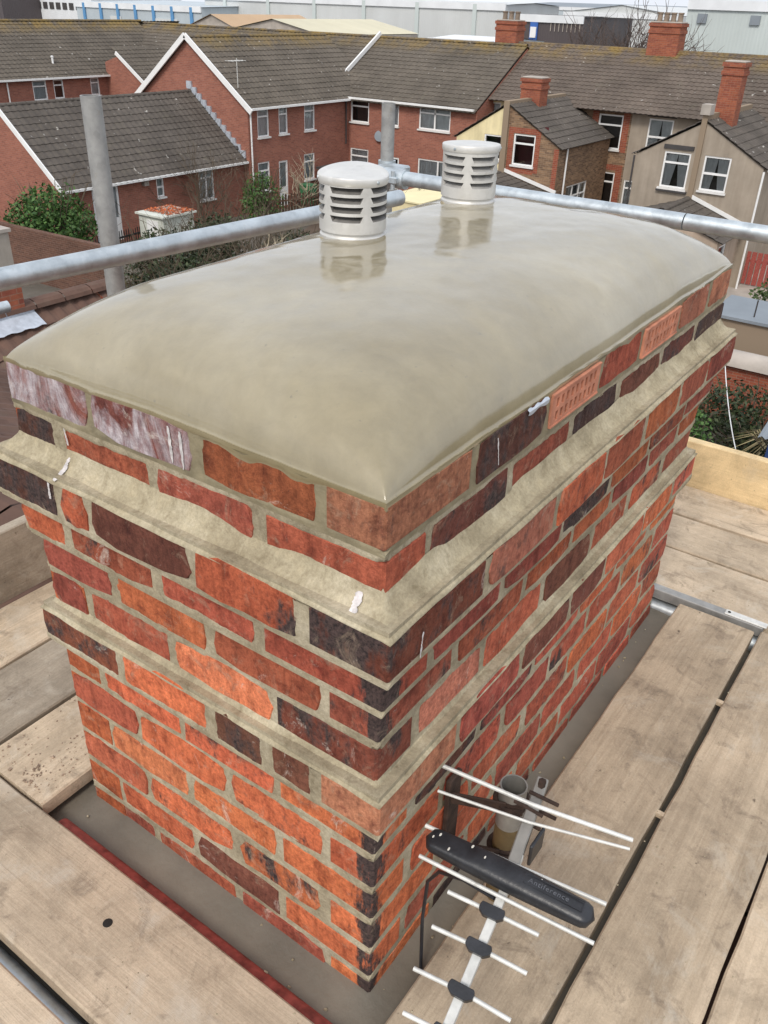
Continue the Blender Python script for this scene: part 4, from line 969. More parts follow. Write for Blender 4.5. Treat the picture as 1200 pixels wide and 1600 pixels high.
def roof(parent, E, A, S, La, Ls, mat, name='roof', course=.33, roll=.30, amp=.028, step=.022, over=.0):
    """E eave start, A unit along the eave, S unit up the slope: lapped courses of rolled tiles."""
    E, A, S = Vector(E), Vector(A).normalized(), Vector(S).normalized(); n = A.cross(S).normalized()
    if n.z < 0: n = -n
    nc = max(1, int(Ls / course)); cs = Ls / nc; nu = max(2, int(La / roll)) * 4; mb = MB()
    us = [La * k / nu for k in range(nu + 1)]; pr = [0, .8, 1, .15]
    rr = random.Random(int(abs(E.x * 13 + E.y * 7) * 10))
    for c in range(nc):
        i0 = len(mb.v); j_ = rr.uniform(-.004, .004)
        for k, u in enumerate(us):
            a_ = pr[k % 4] * amp; jj = rr.uniform(-.003, .003)
            mb.v.append(tuple(E + A * u + S * (c * cs - .02) + n * (a_ + .004 + jj)))
            mb.v.append(tuple(E + A * u + S * (c * cs - .02) + n * (a_ + step + .006 + j_ + jj)))
            mb.v.append(tuple(E + A * u + S * ((c + 1) * cs) + n * (a_ + .002 + jj)))
        for k in range(nu):
            for j in range(2): mb.f.append((i0 + k * 3 + j, i0 + k * 3 + 3 + j, i0 + k * 3 + 4 + j, i0 + k * 3 + 1 + j))
    i0 = len(mb.v); mb.v += [tuple(E - n * .02), tuple(E + A * La - n * .02), tuple(E + A * La + S * Ls - n * .02), tuple(E + S * Ls - n * .02)]; mb.f.append((i0, i0 + 1, i0 + 2, i0 + 3))
    o = mb.build(name, mat, parent)
    bm = bmesh.new(); bm.from_mesh(o.data)
    for f in bm.faces:
        if f.normal.dot(n) < 0 and len(f.verts) == 4: f.normal_flip()
    bm.to_mesh(o.data); bm.free(); return o
def ridge(parent, a, b, mat, rad=.13):
    a, b = Vector(a), Vector(b); d = (b - a); n = max(1, int(d.length / .45)); mb = MB(); sd_ = d.cross(Vector((0, 0, 1))).normalized()
    for k in range(n):
        p0, p1 = a + d * (k / n), a + d * ((k + .97) / n); i0 = len(mb.v)
        for p in (p0, p1):
            for j in range(7): t = math.pi * j / 6; mb.v.append(tuple(p + sd_ * (rad * math.cos(t)) + Vector((0, 0, 1)) * (rad * .7 * math.sin(t) - .02)))
        for j in range(6): mb.f.append((i0 + j, i0 + j + 1, i0 + 8 + j, i0 + 7 + j))
    o = mb.build('ridge', mat, parent); o['kind'] = 'stuff'; return o
def gutter(parent, a, b, mat=None): return MB().bar(a, b, .11, .09).build('gutter', mat or M_UPVC, parent)
def downpipe(parent, p, h0, h1, mat=None): return MB().tube([(p[0], p[1], Z(h0)), (p[0], p[1], Z(h1))], .04, 8).build('downpipe', mat or M_UPVC, parent, smooth=True)
def barge(parent, a, b, w_=.22, d=.05, n=(1, 0, 0), mat=None, name='barge_board'):
    a, b = Vector(a), Vector(b); return MB().bar(a, b, d, w_, up=tuple((b - a).cross(Vector(n)).normalized())).build(name, mat or M_UPVC, parent)
def chimney(loc, sx, sy, h0, h1, label, pots=2, mat=None, flash=True, name='house_chimney'):
    e = thing(name, label, 'chimney', (loc[0], loc[1], Z(h0)))
    H = h1 - h0; mb = MB(); uv = []
    lv = [(0, 0), (H - .42, 0), (H - .42, .04), (H - .28, .04), (H - .28, .0), (H - .14, 0), (H - .14, .05), (H, .05)]
    for (z0, p0), (z1, p1) in zip(lv, lv[1:]):
        c0 = [(-sx / 2 - p0, -sy / 2 - p0), (sx / 2 + p0, -sy / 2 - p0), (sx / 2 + p0, sy / 2 + p0), (-sx / 2 - p0, sy / 2 + p0)]; c1 = [(-sx / 2 - p1, -sy / 2 - p1), (sx / 2 + p1, -sy / 2 - p1), (sx / 2 + p1, sy / 2 + p1), (-sx / 2 - p1, sy / 2 + p1)]
        for k in range(4):
            a, b = c0[k], c0[(k + 1) % 4]; c, d = c1[(k + 1) % 4], c1[k]
            mb.poly([(*a, z0), (*b, z0), (*c, z1), (*d, z1)]); l = math.hypot(b[0] - a[0], b[1] - a[1]); uv += [(k * 1.37, z0), (k * 1.37 + l, z0), (k * 1.37 + l, z1 + p1 - p0), (k * 1.37, z1 + p1 - p0)]
    mb.poly([(-sx / 2 - .05, -sy / 2 - .05, H), (sx / 2 + .05, -sy / 2 - .05, H), (sx / 2 + .05, sy / 2 + .05, H), (-sx / 2 - .05, sy / 2 + .05, H)]); uv += [(0, 0)] * 4
    mb.build('stack', mat or M_CHIM, e, uv=uv)
    MB().lathe([(min(sx, sy) * .62, 0), (min(sx, sy) * .5, .07), (.0001, .12)], 4, (0, 0, H)).build('flaunching', M_CONC, e) if False else MB().box((-sx / 2, -sy / 2, H), (sx / 2, sy / 2, H + .06)).build('flaunching', M_CONC, e, bevel=.02)
    for k in range(pots):
        y = (k - (pots - 1) / 2) * min(.36, sy / max(1, pots) * .9)
        MB().lathe([(.14, 0), (.12, .06), (.115, .30), (.14, .32), (.14, .38), (.10, .38), (.10, .1)], 16, (0, y, H + .05)).build('chimney_pot', M_POT, e, smooth=True, angle=40)
    if flash: MB().box((-sx / 2 - .10, -sy / 2 - .06, .0), (sx / 2 + .05, sy / 2 + .06, .12)).build('flashing', M_LEAD, e)
    return e
M_POT = simple('weathered clay pot', (.22, .17, .13), .9, 0, .3, 3)
def house(name, label, loc): return thing(name, label, 'house', (loc[0], loc[1], G))
def parent_keep(objs, e):
    inv = Matrix.Translation(-e.location)
    for o in objs: o.matrix_parent_inverse = inv
class HB:   # collects everything built for one house, in world coordinates, under its Empty
    def __init__(s, name, label, loc, cat='house'):
        s.e = thing(name, label, cat, (loc[0], loc[1], G))
    def done(s):
        inv = Matrix.Translation(-s.e.location)
        for o in s.e.children: o.matrix_parent_inverse = inv
        return s.e

# ---- two-storey estate row across the back (facing us, plane X = 39)
XM, XP, YM, YP = Vector((-1, 0, 0)), Vector((1, 0, 0)), Vector((0, -1, 0)), Vector((0, 1, 0))
def yop(y0, y1, h0, h1, Y0): return (Y0 - y1, Y0 - y0, h0, h1)      # opening on a wall whose u runs towards -Y from Y0
hb = HB('estate_house', 'red brick estate house with brown tiled roof and patio doors', (41, 26))
O = Vector((39, 30.9, G)); ops = [yop(28.5, 29.7, 3.68, 4.78, 30.9), yop(26.6, 27.3, 3.70, 4.78, 30.9), yop(23.5, 25.35, 3.72, 4.80, 30.9), yop(28.5, 29.7, 1.15, 2.38, 30.9), yop(26.5, 27.4, .15, 2.2, 30.9), yop(22.9, 25.3, .2, 2.32, 30.9)]
wall(hb.e, O, YM, XM, [(0, 4.92), (8.9, 4.92)], ops, M_WALLR)
for o_, st, cu_, dr in zip(ops, ('top', '', 'top split', 'top', '', 'split'), (0, 1, .95, .95, 0, .6), (0, 0, 0, 0, 1, 0)): window(hb.e, O, YM, XM, o_, st, cu_, door=bool(dr))
wall(hb.e, (39, 30.9, G), XP, YP, [(0, 4.8), (4.6, 7.38), (9.2, 4.8)], [], M_WALLR); wall(hb.e, (39, 22.0, G), XP, YM, [(0, 4.8), (4.6, 7.38), (9.2, 4.8)], [], M_WALLR)
SLD = Vector((4.9, 0, 2.78)).normalized(); LSD = math.hypot(4.9, 2.78)
roof(hb.e, (38.7, 31.1, Z(4.72)), YM, SLD, 9.1, LSD, M_TILE); roof(hb.e, (48.5, 31.1, Z(4.72)), YM, Vector((-4.9, 0, 2.78)), 9.1, LSD, M_TILE)
ridge(hb.e, (43.6, 31.1, Z(7.52)), (43.6, 22.0, Z(7.52)), M_TILE); gutter(hb.e, (38.72, 31.0, Z(4.84)), (38.72, 22.05, Z(4.84)))
barge(hb.e, (40.2, 31.16, Z(5.75)), (43.6, 31.16, Z(7.70)), .20, .10, (0, 1, 0)); downpipe(hb.e, (38.9, 27.55), 0, 4.8, M_LINTEL)
hb.done()
dish = thing('satellite_dish', 'grey satellite dish on the brick wall of the house with patio doors', 'satellite dish', (38.95, 27.75, Z(3.15)))
MB().lathe([(.0001, .05), (.15, .035), (.28, 0)], 20).build('reflector', M_GREYROOF, dish, smooth=True).rotation_euler = (R(20), R(-70), 0)
MB().tube([(0, 0, -.05), (.08, 0, -.12)], .02, 6).build('arm', M_GREYROOF, dish)
hb = HB('estate_house', 'red brick estate house tucked behind the gabled wing, mossy ridge', (41, 39))
wall(hb.e, (39.2, 47.5, G), YM, XM, [(0, 4.85), (16.5, 4.85)], [], M_WALLR)
roof(hb.e, (38.9, 51.0, Z(4.72)), YM, SLD, 19.9, LSD, M_TILE); roof(hb.e, (48.7, 51.0, Z(4.72)), YM, Vector((-4.9, 0, 2.78)), 19.9, LSD, M_TILE); ridge(hb.e, (43.8, 50.8, Z(7.52)), (43.8, 31.2, Z(7.52)), M_TILE)
wall(hb.e, (47.2, 51, G), YM, XP, [(0, 4.85), (19.9, 4.85)], [], M_WALLR); hb.done()
stub = chimney((39.6, 32.3), 1.0, 1.1, 4.9, 6.0, 'cut-down red brick chimney stub between two estate roofs', 0)
# ---- gabled wing
hb = HB('estate_house', 'red brick estate house with white edged gable and six windows on its side wall', (35, 33.4))
wall(hb.e, (31.2, 37.0, G), YM, XM, [(0, 4.85), (3.6, 7.5), (7.2, 4.85)], [], M_WALLR)
O = Vector((31.2, 29.8, G)); xo = lambda x0, x1, h0, h1: (x0 - 31.2, x1 - 31.2, h0, h1)
ops = [xo(31.85, 32.65, 3.48, 4.76), xo(33.37, 34.02, 3.50, 4.76), xo(35.29, 36.11, 3.50, 4.78), xo(31.77, 32.6, 1.0, 2.36), xo(33.28, 33.95, .12, 2.28), xo(35.22, 36.07, 1.15, 2.4)]
wall(hb.e, O, XP, YM, [(0, 4.85), (7.8, 4.85)], ops, M_WALLR)
for o_, st, cu_, dr in zip(ops, ('top', 'top', 'top', 'top', '', 'top'), (.95, .95, .95, .5, .95, .95), (0, 0, 0, 0, 1, 0)): window(hb.e, O, XP, YM, o_, st, cu_, door=bool(dr))
SC = Vector((0, 3.85, 2.83)); LC = SC.length
roof(hb.e, (31.05, 29.5, Z(4.72)), XP, SC, 10.5, LC, M_TILE); roof(hb.e, (31.05, 37.3, Z(4.72)), XP, Vector((0, -3.9, 2.83)), 10.5, LC, M_TILE); ridge(hb.e, (31.05, 33.37, Z(7.56)), (41.4, 33.37, Z(7.56)), M_TILE)
barge(hb.e, (31.0, 29.35, Z(4.66)), (31.0, 33.37, Z(7.62)), .24, .07); barge(hb.e, (31.0, 37.4, Z(4.66)), (31.0, 33.37, Z(7.62)), .24, .07)
gutter(hb.e, (31.1, 29.5, Z(4.76)), (38.9, 29.5, Z(4.76))); downpipe(hb.e, (31.32, 29.72), 0, 4.75); downpipe(hb.e, (38.6, 29.7), 2.6, 4.75, M_LINTEL); hb.done()
ae = thing('roof_aerial', 'small white television aerial on the edge of the gabled roof', 'antenna', (31.5, 30.6, Z(5.6)))
MB().tube([(0, 0, -.3), (0, 0, 1.2)], .018, 6).build('pole', M_ALU, ae); MB().tube([(-.5, 0, 1.1), (.5, .1, 1.1)], .015, 6).build('boom', M_ALU, ae)
for k in range(5): MB().tube([(-.45 + k * .2, -.25, 1.1), (-.45 + k * .2, .3, 1.1)], .01, 5).build('element', M_ALU, ae)
wl = thing('wall_light', 'dark lamp fixed to the brick gable wall', 'lamp', (31.12, 30.5, Z(3.0))); MB().lathe([(.06, -.1), (.14, 0), (.08, .12), (.0001, .14)], 10).build('lamp_head', M_LINTEL, wl, smooth=True); MB().box((0, -.05, -.05), (.09, .05, .05)).build('lamp_bracket', M_LINTEL, wl)
# ---- low bungalow
hb = HB('bungalow', 'low red brick bungalow with wide tiled roof, white edged gable and white door', (26, 32))
wall(hb.e, (20.8, 36.8, G), YM, XM, [(0, 2.55), (3.4, 5.15), (6.6, 2.55)], [], M_WALLR)
O = Vector((20.8, 30.2, G)); xo = lambda x0, x1, h0, h1: (x0 - 20.8, x1 - 20.8, h0, h1)
ops = [xo(22.28, 23.62, .12, 2.36), xo(25.7, 26.12, 1.55, 2.38), xo(28.2, 29.15, 1.05, 2.42)]
wall(hb.e, O, XP, YM, [(0, 2.55), (10.4, 2.55)], ops, M_WALLR)
window(hb.e, O, XP, YM, ops[0], 'split', .9, door=True); window(hb.e, O, XP, YM, ops[1], 'mid', .95); window(hb.e, O, XP, YM, ops[2], 'top split', .95)
SB = Vector((0, 3.5, 2.85)); LB = SB.length
roof(hb.e, (20.7, 29.85, Z(2.42)), XP, SB, 10.5, LB, M_TILED); roof(hb.e, (20.7, 37.1, Z(2.42)), XP, Vector((0, -3.7, 2.85)), 10.5, LB, M_TILED); ridge(hb.e, (20.7, 33.4, Z(5.28)), (31.2, 33.4, Z(5.28)), M_TILED)
barge(hb.e, (20.66, 29.75, Z(2.38)), (20.66, 33.4, Z(5.34)), .20, .06); barge(hb.e, (20.66, 37.1, Z(2.38)), (20.66, 33.4, Z(5.34)), .20, .06); gutter(hb.e, (20.75, 29.86, Z(2.45)), (31.15, 29.86, Z(2.45)))
for k in range(12):
    t = k / 11; MB().box((31.10, 30.0 + 3.3 * t, Z(2.62 + 2.75 * t)), (31.19, 30.32 + 3.3 * t, Z(2.95 + 2.75 * t))).build('step_flashing', M_LEAD, hb.e)
MB().box((24.9, 30.02, Z(2.15)), (25.15, 30.2, Z(2.40))).build('vent_box', M_CONC, hb.e); hb.done()
# ---- far row along the left
hb = HB('estate_house', 'long red brick estate house under a speckled roof with three small upper windows', (30, 48.8))
O = Vector((16, 46.8, G)); xo = lambda x0, x1, h0, h1: (x0 - 16, x1 - 16, h0, h1)
ops = [xo(31.74, 32.66, 3.78, 4.80), xo(33.13, 33.81, 3.80, 4.80), xo(35.73, 36.36, 3.85, 4.80)]
wall(hb.e, O, XP, YM, [(0, 4.95), (23.5, 4.95)], ops, M_WALLR)
for o_, cu_ in zip(ops, (.95, 0, .95)): window(hb.e, O, XP, YM, o_, 'top', cu_)
SA = Vector((0, 4.3, 2.75)); LA = SA.length
roof(hb.e, (16, 46.5, Z(4.85)), XP, SA, 27.2, LA, M_TILE); roof(hb.e, (16, 55.1, Z(4.85)), XP, Vector((0, -4.3, 2.75)), 31, LA, M_TILE); ridge(hb.e, (16, 50.8, Z(7.63)), (43.5, 50.8, Z(7.63)), M_TILE)
gutter(hb.e, (16, 46.5, Z(4.88)), (38.9, 46.5, Z(4.88))); downpipe(hb.e, (30.1, 46.7), 0, 4.8)
wall(hb.e, (16, 55, G), YM, XM, [(0, 4.95), (4.2, 7.6), (8.2, 4.95)], [], M_WALLR)
for x, y in ((33.9, 47.6), (38.9, 47.9)):
    MB().lathe([(.06, 0), (.06, .5), (.085, .52), (.085, .6), (.0001, .62)], 10, (x, y, Z(5.35))).build('roof_vent', M_UPVC, hb.e, smooth=True)
hb.done()
hb = HB('estate_house', 'short brick cross wing with white edged roof in the corner of the estate', (38.2, 44.6))
wall(hb.e, (37.0, 46.8, G), YM, XM, [(0, 5.6), (1.2, 5.95), (3.4, 4.6)], [], M_WALLR); wall(hb.e, (37, 43.4, G), XP, YM, [(0, 4.6), (2.2, 4.6)], [(0.3, .8, 3.7, 4.4)], M_WALLR)
window(hb.e, (37, 43.4, G), XP, YM, (0.3, .8, 3.7, 4.4), '', .95)
roof(hb.e, (36.9, 43.2, Z(4.55)), XP, Vector((0, 3.0, 2.0)), 4.0, 3.4, M_TILE); barge(hb.e, (36.86, 43.1, Z(4.5)), (36.86, 45.6, Z(6.15)), .2, .05); hb.done()
# ---- Victorian terrace on the right with rear extensions
hb = HB('terrace_house', 'rendered and brick Victorian terrace with long brown tiled roof and white sash windows', (43, 14))
O = Vector((40.5, 23.3, G))
wall(hb.e, O, YM, XM, [(0, 5.35), (1.9, 5.35)], [yop(21.55, 22.5, 4.05, 5.12, 23.3)], M_CREAMW, 'cream_wall'); window(hb.e, O, YM, XM, yop(21.55, 22.5, 4.05, 5.12, 23.3), 'mid', .95, arch=.06)
O2 = Vector((40.5, 21.4, G)); ops = [yop(15.2, 16.38, 3.62, 5.08, 21.4), yop(15.2, 16.5, 1.2, 2.62, 21.4)]
wall(hb.e, O2, YM, XM, [(0, 5.35), (6.6, 5.35)], ops, M_WALLO, 'brick_wall')
for o_ in ops:
    window(hb.e, O2, YM, XM, o_, 'top', 0, arch=.10)
    a, b, h0, h1 = o_; m_ = MB(); uv = []
    for (q0, q1, r0_, r1_) in ((a - .32, a - .01, h0 - .1, h1 + .35), (b + .01, b + .32, h0 - .1, h1 + .35), (a - .005, b + .005, h1 + .11, h1 + .35)):
        m_.poly([tuple(O2 + YM * u + Vector((0, 0, h)) - Vector((.012, 0, 0))) for u, h in ((q0, r0_), (q1, r0_), (q1, r1_), (q0, r1_))]); uv += [(q0, r0_), (q1, r0_), (q1, r1_), (q0, r1_)]
    m_.build('red_brick_surround', M_WALLQ, hb.e, uv=uv)
O3 = Vector((40.5, 14.8, G)); ops = [yop(12.85, 13.98, 3.58, 5.08, 14.8), yop(14.03, 14.7, 1.2, 2.38, 14.8)]
wall(hb.e, O3, YM, XM, [(0, 5.35), (12, 5.35)], ops, M_RENDER, 'rendered_wall'); window(hb.e, O3, YM, XM, ops[0], 'mid', .6, arch=.07); window(hb.e, O3, YM, XM, ops[1], 'top', .9)
a, b, h0, h1 = ops[0]; MB().box((40.46, 14.8 - b - .1, Z(h1 + .08)), (40.5, 14.8 - a + .1, Z(h1 + .24))).build('lintel', M_LINTEL, hb.e)
SE = Vector((4.4, 0, 2.36)); LE = SE.length
roof(hb.e, (40.0, 23.4, Z(5.26)), YM, SE, 20.6, LE, M_TILET, course=.28, roll=.25); roof(hb.e, (48.8, 23.4, Z(5.26)), YM, Vector((-4.4, 0, 2.36)), 20.6, LE, M_TILET)
ridge(hb.e, (44.4, 23.4, Z(7.60)), (44.4, 2.8, Z(7.60)), M_TILET); wall(hb.e, (40.5, 23.35, G), XP, YP, [(0, 5.3), (3.9, 7.5), (7.8, 5.3)], [], M_WALLO)
gutter(hb.e, (40.0, 23.3, Z(5.28)), (40.2, 21.2, Z(5.28))); gutter(hb.e, (40.2, 14.8, Z(5.28)), (40.2, 11.6, Z(5.28))); gutter(hb.e, (40.2, 8.2, Z(5.28)), (40.2, 3, Z(5.28)))
gutter(hb.e, (40.2, 21.2, Z(5.28)), (40.2, 14.8, Z(5.28)), M_LINTEL); barge(hb.e, (40.2, 23.42, Z(5.3)), (44.4, 23.42, Z(7.66)), .2, .12, (0, 1, 0), M_CONC, 'verge'); hb.done()
chimney((44.4, 23.5), .9, 1.2, 6.9, 8.55, 'red brick ridge chimney with two pots where terrace meets estate', 3)
chimney((44.4, 15.2), .95, 1.45, 6.8, 8.75, 'weathered red brick ridge chimney with tall pots before the pale green shed', 4)
# rear extension, half cream, half brick
def extension(name, label, X0, X1, Y0, Yr, Y1, he, hr, mats, opsL, opsR, roofmat, side=None, arch=0.):
    hb = HB(name, label, ((X0 + X1) / 2, Yr))
    O = Vector((X0, Y1, G))
    wall(hb.e, O, YM, XM, [(0, he), (Y1 - Yr, hr)], [yop(*q, Y1) for q in opsL], mats[0], 'wall')
    Or = Vector((X0, Yr, G)); wall(hb.e, Or, YM, XM, [(0, hr), (Yr - Y0, he)], [yop(*q, Yr) for q in opsR], mats[1], 'wall')
    sd = [] if side is None else [side]
    wall(hb.e, (X0, Y0, G), XP, YM, [(0, he), (X1 - X0, he)], sd, mats[1]); wall(hb.e, (X0, Y1, G), XP, YP, [(0, he), (X1 - X0, he)], [], mats[0])
    S1 = Vector((0, -(Y1 - Yr + .15), hr - he + .1)); S2 = Vector((0, Yr - Y0 + .15, hr - he + .1))
    roof(hb.e, (X0 - .08, Y1 + .15, Z(he - .02)), XP, S1, X1 - X0 + .2, abs(S1.length), roofmat); roof(hb.e, (X0 - .08, Y0 - .15, Z(he - .02)), XP, S2, X1 - X0 + .2, S2.length, roofmat)
    return hb, O, Or
hb, O, Or = extension('rear_extension', 'rear extension, half cream painted and half old brown brick, with a pitched tiled roof', 35, 40.48, 15.67, 18.25, 20.7, 4.15, 5.62, (M_CREAMW, M_WALLO), [(18.4, 19.3, 3.4, 4.4)], [(16.82, 17.85, 3.30, 4.55)], M_TILED, side=(1.2, 3.4, 1.0, 2.5))
window(hb.e, O, YM, XM, yop(18.4, 19.3, 3.4, 4.4, 20.7), '', 0); window(hb.e, Or, YM, XM, yop(16.82, 17.85, 3.30, 4.55, 18.25), 'top', 0, red=True); window(hb.e, (35, 15.67, G), XP, YM, (1.2, 3.4, 1.0, 2.5), 'grid', 0)
m_ = MB(); uv = []
for y0, y1, h0, h1 in ((17.86, 18.1, 3.05, 4.8), (16.58, 16.81, 3.05, 4.8), (16.81, 17.86, 4.57, 4.8), (16.81, 17.86, 2.98, 3.20), (15.68, 15.9, 2.2, 4.12)):
    m_.poly([(34.988, y1, Z(h0)), (34.988, y0, Z(h0)), (34.988, y0, Z(h1)), (34.988, y1, Z(h1))]); uv += [(-y1, h0), (-y0, h0), (-y0, h1), (-y1, h1)]
m_.build('red_brick_surround', M_WALLQ, hb.e, uv=uv)
MB().box((34.9, 18.15, Z(2.8)), (40.45, 18.42, Z(5.78))).build('party_wall', M_WALLO, hb.e); downpipe(hb.e, (35.7, 15.6), 0, 4.1)
# lower lean-to on the brick half
wall(hb.e, (31.9, 18.6, G), YM, XM, [(0, 3.0), (2.9, 2.3)], [], M_RENDER); wall(hb.e, (31.9, 15.7, G), XP, YM, [(0, 2.3), (3.1, 2.3)], [(.5, 1.2, .2, 2.1), (1.6, 2.6, .9, 2.1)], M_RENDER)
window(hb.e, (31.9, 15.7, G), XP, YM, (.5, 1.2, .2, 2.1), '', 0, door=True); window(hb.e, (31.9, 15.7, G), XP, YM, (1.6, 2.6, .9, 2.1), 'top', 0)
roof(hb.e, (31.8, 15.5, Z(2.25)), XP, Vector((0, 3.1, .75)), 3.25, 3.2, M_TILED); barge(hb.e, (34.97, 15.6, Z(2.42)), (34.97, 18.4, Z(3.10)), .14, .05); hb.done()
chimney((37.3, 18.25), .75, .95, 5.2, 6.55, 'squat red brick chimney on the half cream rear extension', 0)
hb, O, Or = extension('rear_extension', 'grey brown rendered rear extension with two curtained windows and a brick party wall', 34.5, 40.48, 7.3, 9.72, 12.15, 4.40, 5.75, (M_RENDER, M_RENDER), [(10.02, 11.05, 3.32, 4.62)], [(8.5, 9.5, 3.38, 4.62)], M_TILED)
window(hb.e, O, YM, XM, yop(10.02, 11.05, 3.32, 4.62, 12.15), 'top', .6, arch=.07); window(hb.e, Or, YM, XM, yop(8.5, 9.5, 3.38, 4.62, 9.72), 'mid', .6)
MB().box((34.44, 9.95, Z(4.72)), (34.5, 11.1, Z(4.87))).build('lintel', M_LINTEL, hb.e); MB().box((34.38, 9.92, Z(3.18)), (34.5, 11.12, Z(3.25))).build('dark_sill', M_LINTEL, hb.e)
MB().box((34.42, 9.66, Z(3.0)), (40.45, 9.86, Z(6.0))).build('party_wall', M_WALLO, hb.e); MB().box((34.3, 9.58, Z(6.0)), (34.8, 9.94, Z(6.35))).build('corbel', M_CONC, hb.e)
gutter(hb.e, (34.5, 7.1, Z(4.35)), (40.4, 7.1, Z(4.35))); downpipe(hb.e, (34.42, 7.25), 0, 4.3); downpipe(hb.e, (34.42, 12.2), 0, 4.35, M_LINTEL)
wall(hb.e, (31.6, 12.0, G), YM, XM, [(0, 2.25), (2.2, 2.95), (4.4, 2.25)], [], M_PINK); wall(hb.e, (31.6, 7.6, G), XP, YM, [(0, 2.25), (2.9, 2.25)], [(.3, 1.2, .9, 2.0)], M_PINK); window(hb.e, (31.6, 7.6, G), XP, YM, (.3, 1.2, .9, 2.0), '', 0)
wall(hb.e, (31.6, 12.0, G), XP, YP, [(0, 2.25), (2.9, 2.25)], [], M_PINK)
roof(hb.e, (31.5, 7.4, Z(2.2)), XP, Vector((0, 2.4, .82)), 3.0, 2.54, M_TILED); roof(hb.e, (31.5, 12.2, Z(2.2)), XP, Vector((0, -2.4, .82)), 3.0, 2.54, M_TILED); ridge(hb.e, (31.5, 9.8, Z(3.05)), (34.5, 9.8, Z(3.05)), M_TILED)
barge(hb.e, (34.46, 7.5, Z(2.36)), (34.46, 9.7, Z(3.12)), .14, .05); window(hb.e, (35.0, 7.28, G), XP, YM, (1.4, 2.2, .1, 2.1), '', .95, door=True); hb.done()
chimney((36.2, 9.5), .7, .75, 5.0, 7.68, 'tall orange brick chimney on the rendered rear extension', 0)
mb = MB()
for p in ((0, 0, 0),): pass
shr = thing('wall_shrub', 'green climbing shrub in the corner of the cream wall', 'shrub', (40.2, 22.6, Z(3.4)))

# ================================================================== planting
def leaves(name, mat, parent, c, r, n, size, seed, squash=1.0, hollow=.55, aspect=.55):
    rg = np.random.default_rng(seed); mb = MB()
    nl = max(3, n // 260); lob = rg.normal(size=(nl, 3)); lob /= np.linalg.norm(lob, axis=1)[:, None]; lob *= .55
    for k in range(n):
        l = lob[rg.integers(nl)] if rg.random() < .7 else np.zeros(3)
        d = rg.normal(size=3); d /= np.linalg.norm(d); q = (l + d * (hollow + (1 - hollow) * rg.random()) * (.55 if l.any() else .95))
        q = q / max(1, np.linalg.norm(q) / rg.uniform(.85, 1.22))
        p = np.array(c) + q * np.array(r)
        if p[2] < c[2] - r[2] * .98: continue
        a = rg.normal(size=3) + q * .6; a /= np.linalg.norm(a); b = np.cross(a, rg.normal(size=3)); b /= np.linalg.norm(b); a2 = np.cross(a, b)
        s_ = size * rg.uniform(.35, 1.25)
        mb.poly([p - b * s_, p + a2 * s_ * aspect, p + b * s_, p - a2 * s_ * aspect])
    return mb.build(name, mat, parent)
def bush(name, label, loc, r, mat, n=1800, size=.07, seed=1, cat='shrub', group=None, stems=34):
    e = thing(name, label, cat, (loc[0], loc[1], G), group)
    leaves('foliage', mat, e, (0, 0, r[2] * 1.0), r, n, size, seed)
    rr = random.Random(seed); mb = MB()
    for k in range(stems):
        a = rr.uniform(0, 6.28); t = (rr.uniform(.3, 1.05) * r[0] * math.cos(a), rr.uniform(.3, 1.05) * r[1] * math.sin(a), r[2] * rr.uniform(1.1, 2.15))
        mb.tube([(t[0] * .1, t[1] * .1, 0), (t[0] * .5, t[1] * .5, t[2] * .5), t, (t[0] * 1.15 + rr.gauss(0, .15), t[1] * 1.15 + rr.gauss(0, .15), t[2] + rr.uniform(.0, .3))], [.03, .02, .011, .005], 5)
    mb.build('stem', M_BARK, e); return e
def twigs(name, label, loc, H, spread, n, mat, seed, cat='bare shrub', rad=.03, lean=(0, 0)):
    e = thing(name, label, cat, loc); rr = random.Random(seed); mb = MB()
    def br(p, d, l, r_, dep):
        pts = [p]; q = Vector(p)
        for k in range(4):
            d = (d + Vector((rr.gauss(0, .16), rr.gauss(0, .16), rr.gauss(.03, .1)))).normalized(); q = q + d * l / 4; pts.append(q.copy())
            if dep > 0 and k > 0:
                for _ in range(rr.choice((1, 2))): br(q.copy(), (d + Vector((rr.gauss(0, .6), rr.gauss(0, .6), rr.gauss(.1, .4)))).normalized(), l * rr.uniform(.4, .65), r_ * .55, dep - 1)
        mb.tube(pts, [r_ * (1 - .18 * k) for k in range(5)], 5, cap=False)
    for k in range(n): br(Vector((rr.gauss(0, .12), rr.gauss(0, .12), 0)), Vector((rr.gauss(lean[0], spread), rr.gauss(lean[1], spread), 1)).normalized(), H * rr.uniform(.6, 1), rad, 2)
    mb.build('branches', mat, e); return e
leaves('foliage', M_GRASSG, shr, (0, 0, .5), (.35, .8, .9), 700, .09, 91); MB().tube([(0, 0, -3.4), (0, .1, .6)], [.05, .02], 6).build('stem', M_BARK, shr)
bush('laurel', 'large glossy green laurel bush before the bungalow gable', (19.3, 28.9), (1.75, 1.75, 1.55), M_LAUREL, 5200, .10, 3)
bush('hedge_shrub', 'dense dark evergreen shrub below the white shed', (18.6, 21.9), (1.7, 1.5, 1.35), M_IVY, 3800, .08, 4, group='dark garden shrubs')
bush('hedge_shrub', 'spreading dark evergreen shrub under the pale dead twigs', (18.9, 17.6), (1.9, 1.7, 1.3), M_IVY, 4200, .08, 5, group='dark garden shrubs')
bush('hedge_shrub', 'bushy green shrub against the corner of the gabled house', (29.2, 27.2), (1.1, 1.1, 1.3), M_LAUREL, 2200, .08, 6, group='dark garden shrubs')
bush('hedge_shrub', 'brownish overgrown shrub on the near side of the evergreen bushes', (14.7, 17.6), (1.7, 1.8, 1.15), M_OLIVE, 3800, .07, 7, group='dark garden shrubs')
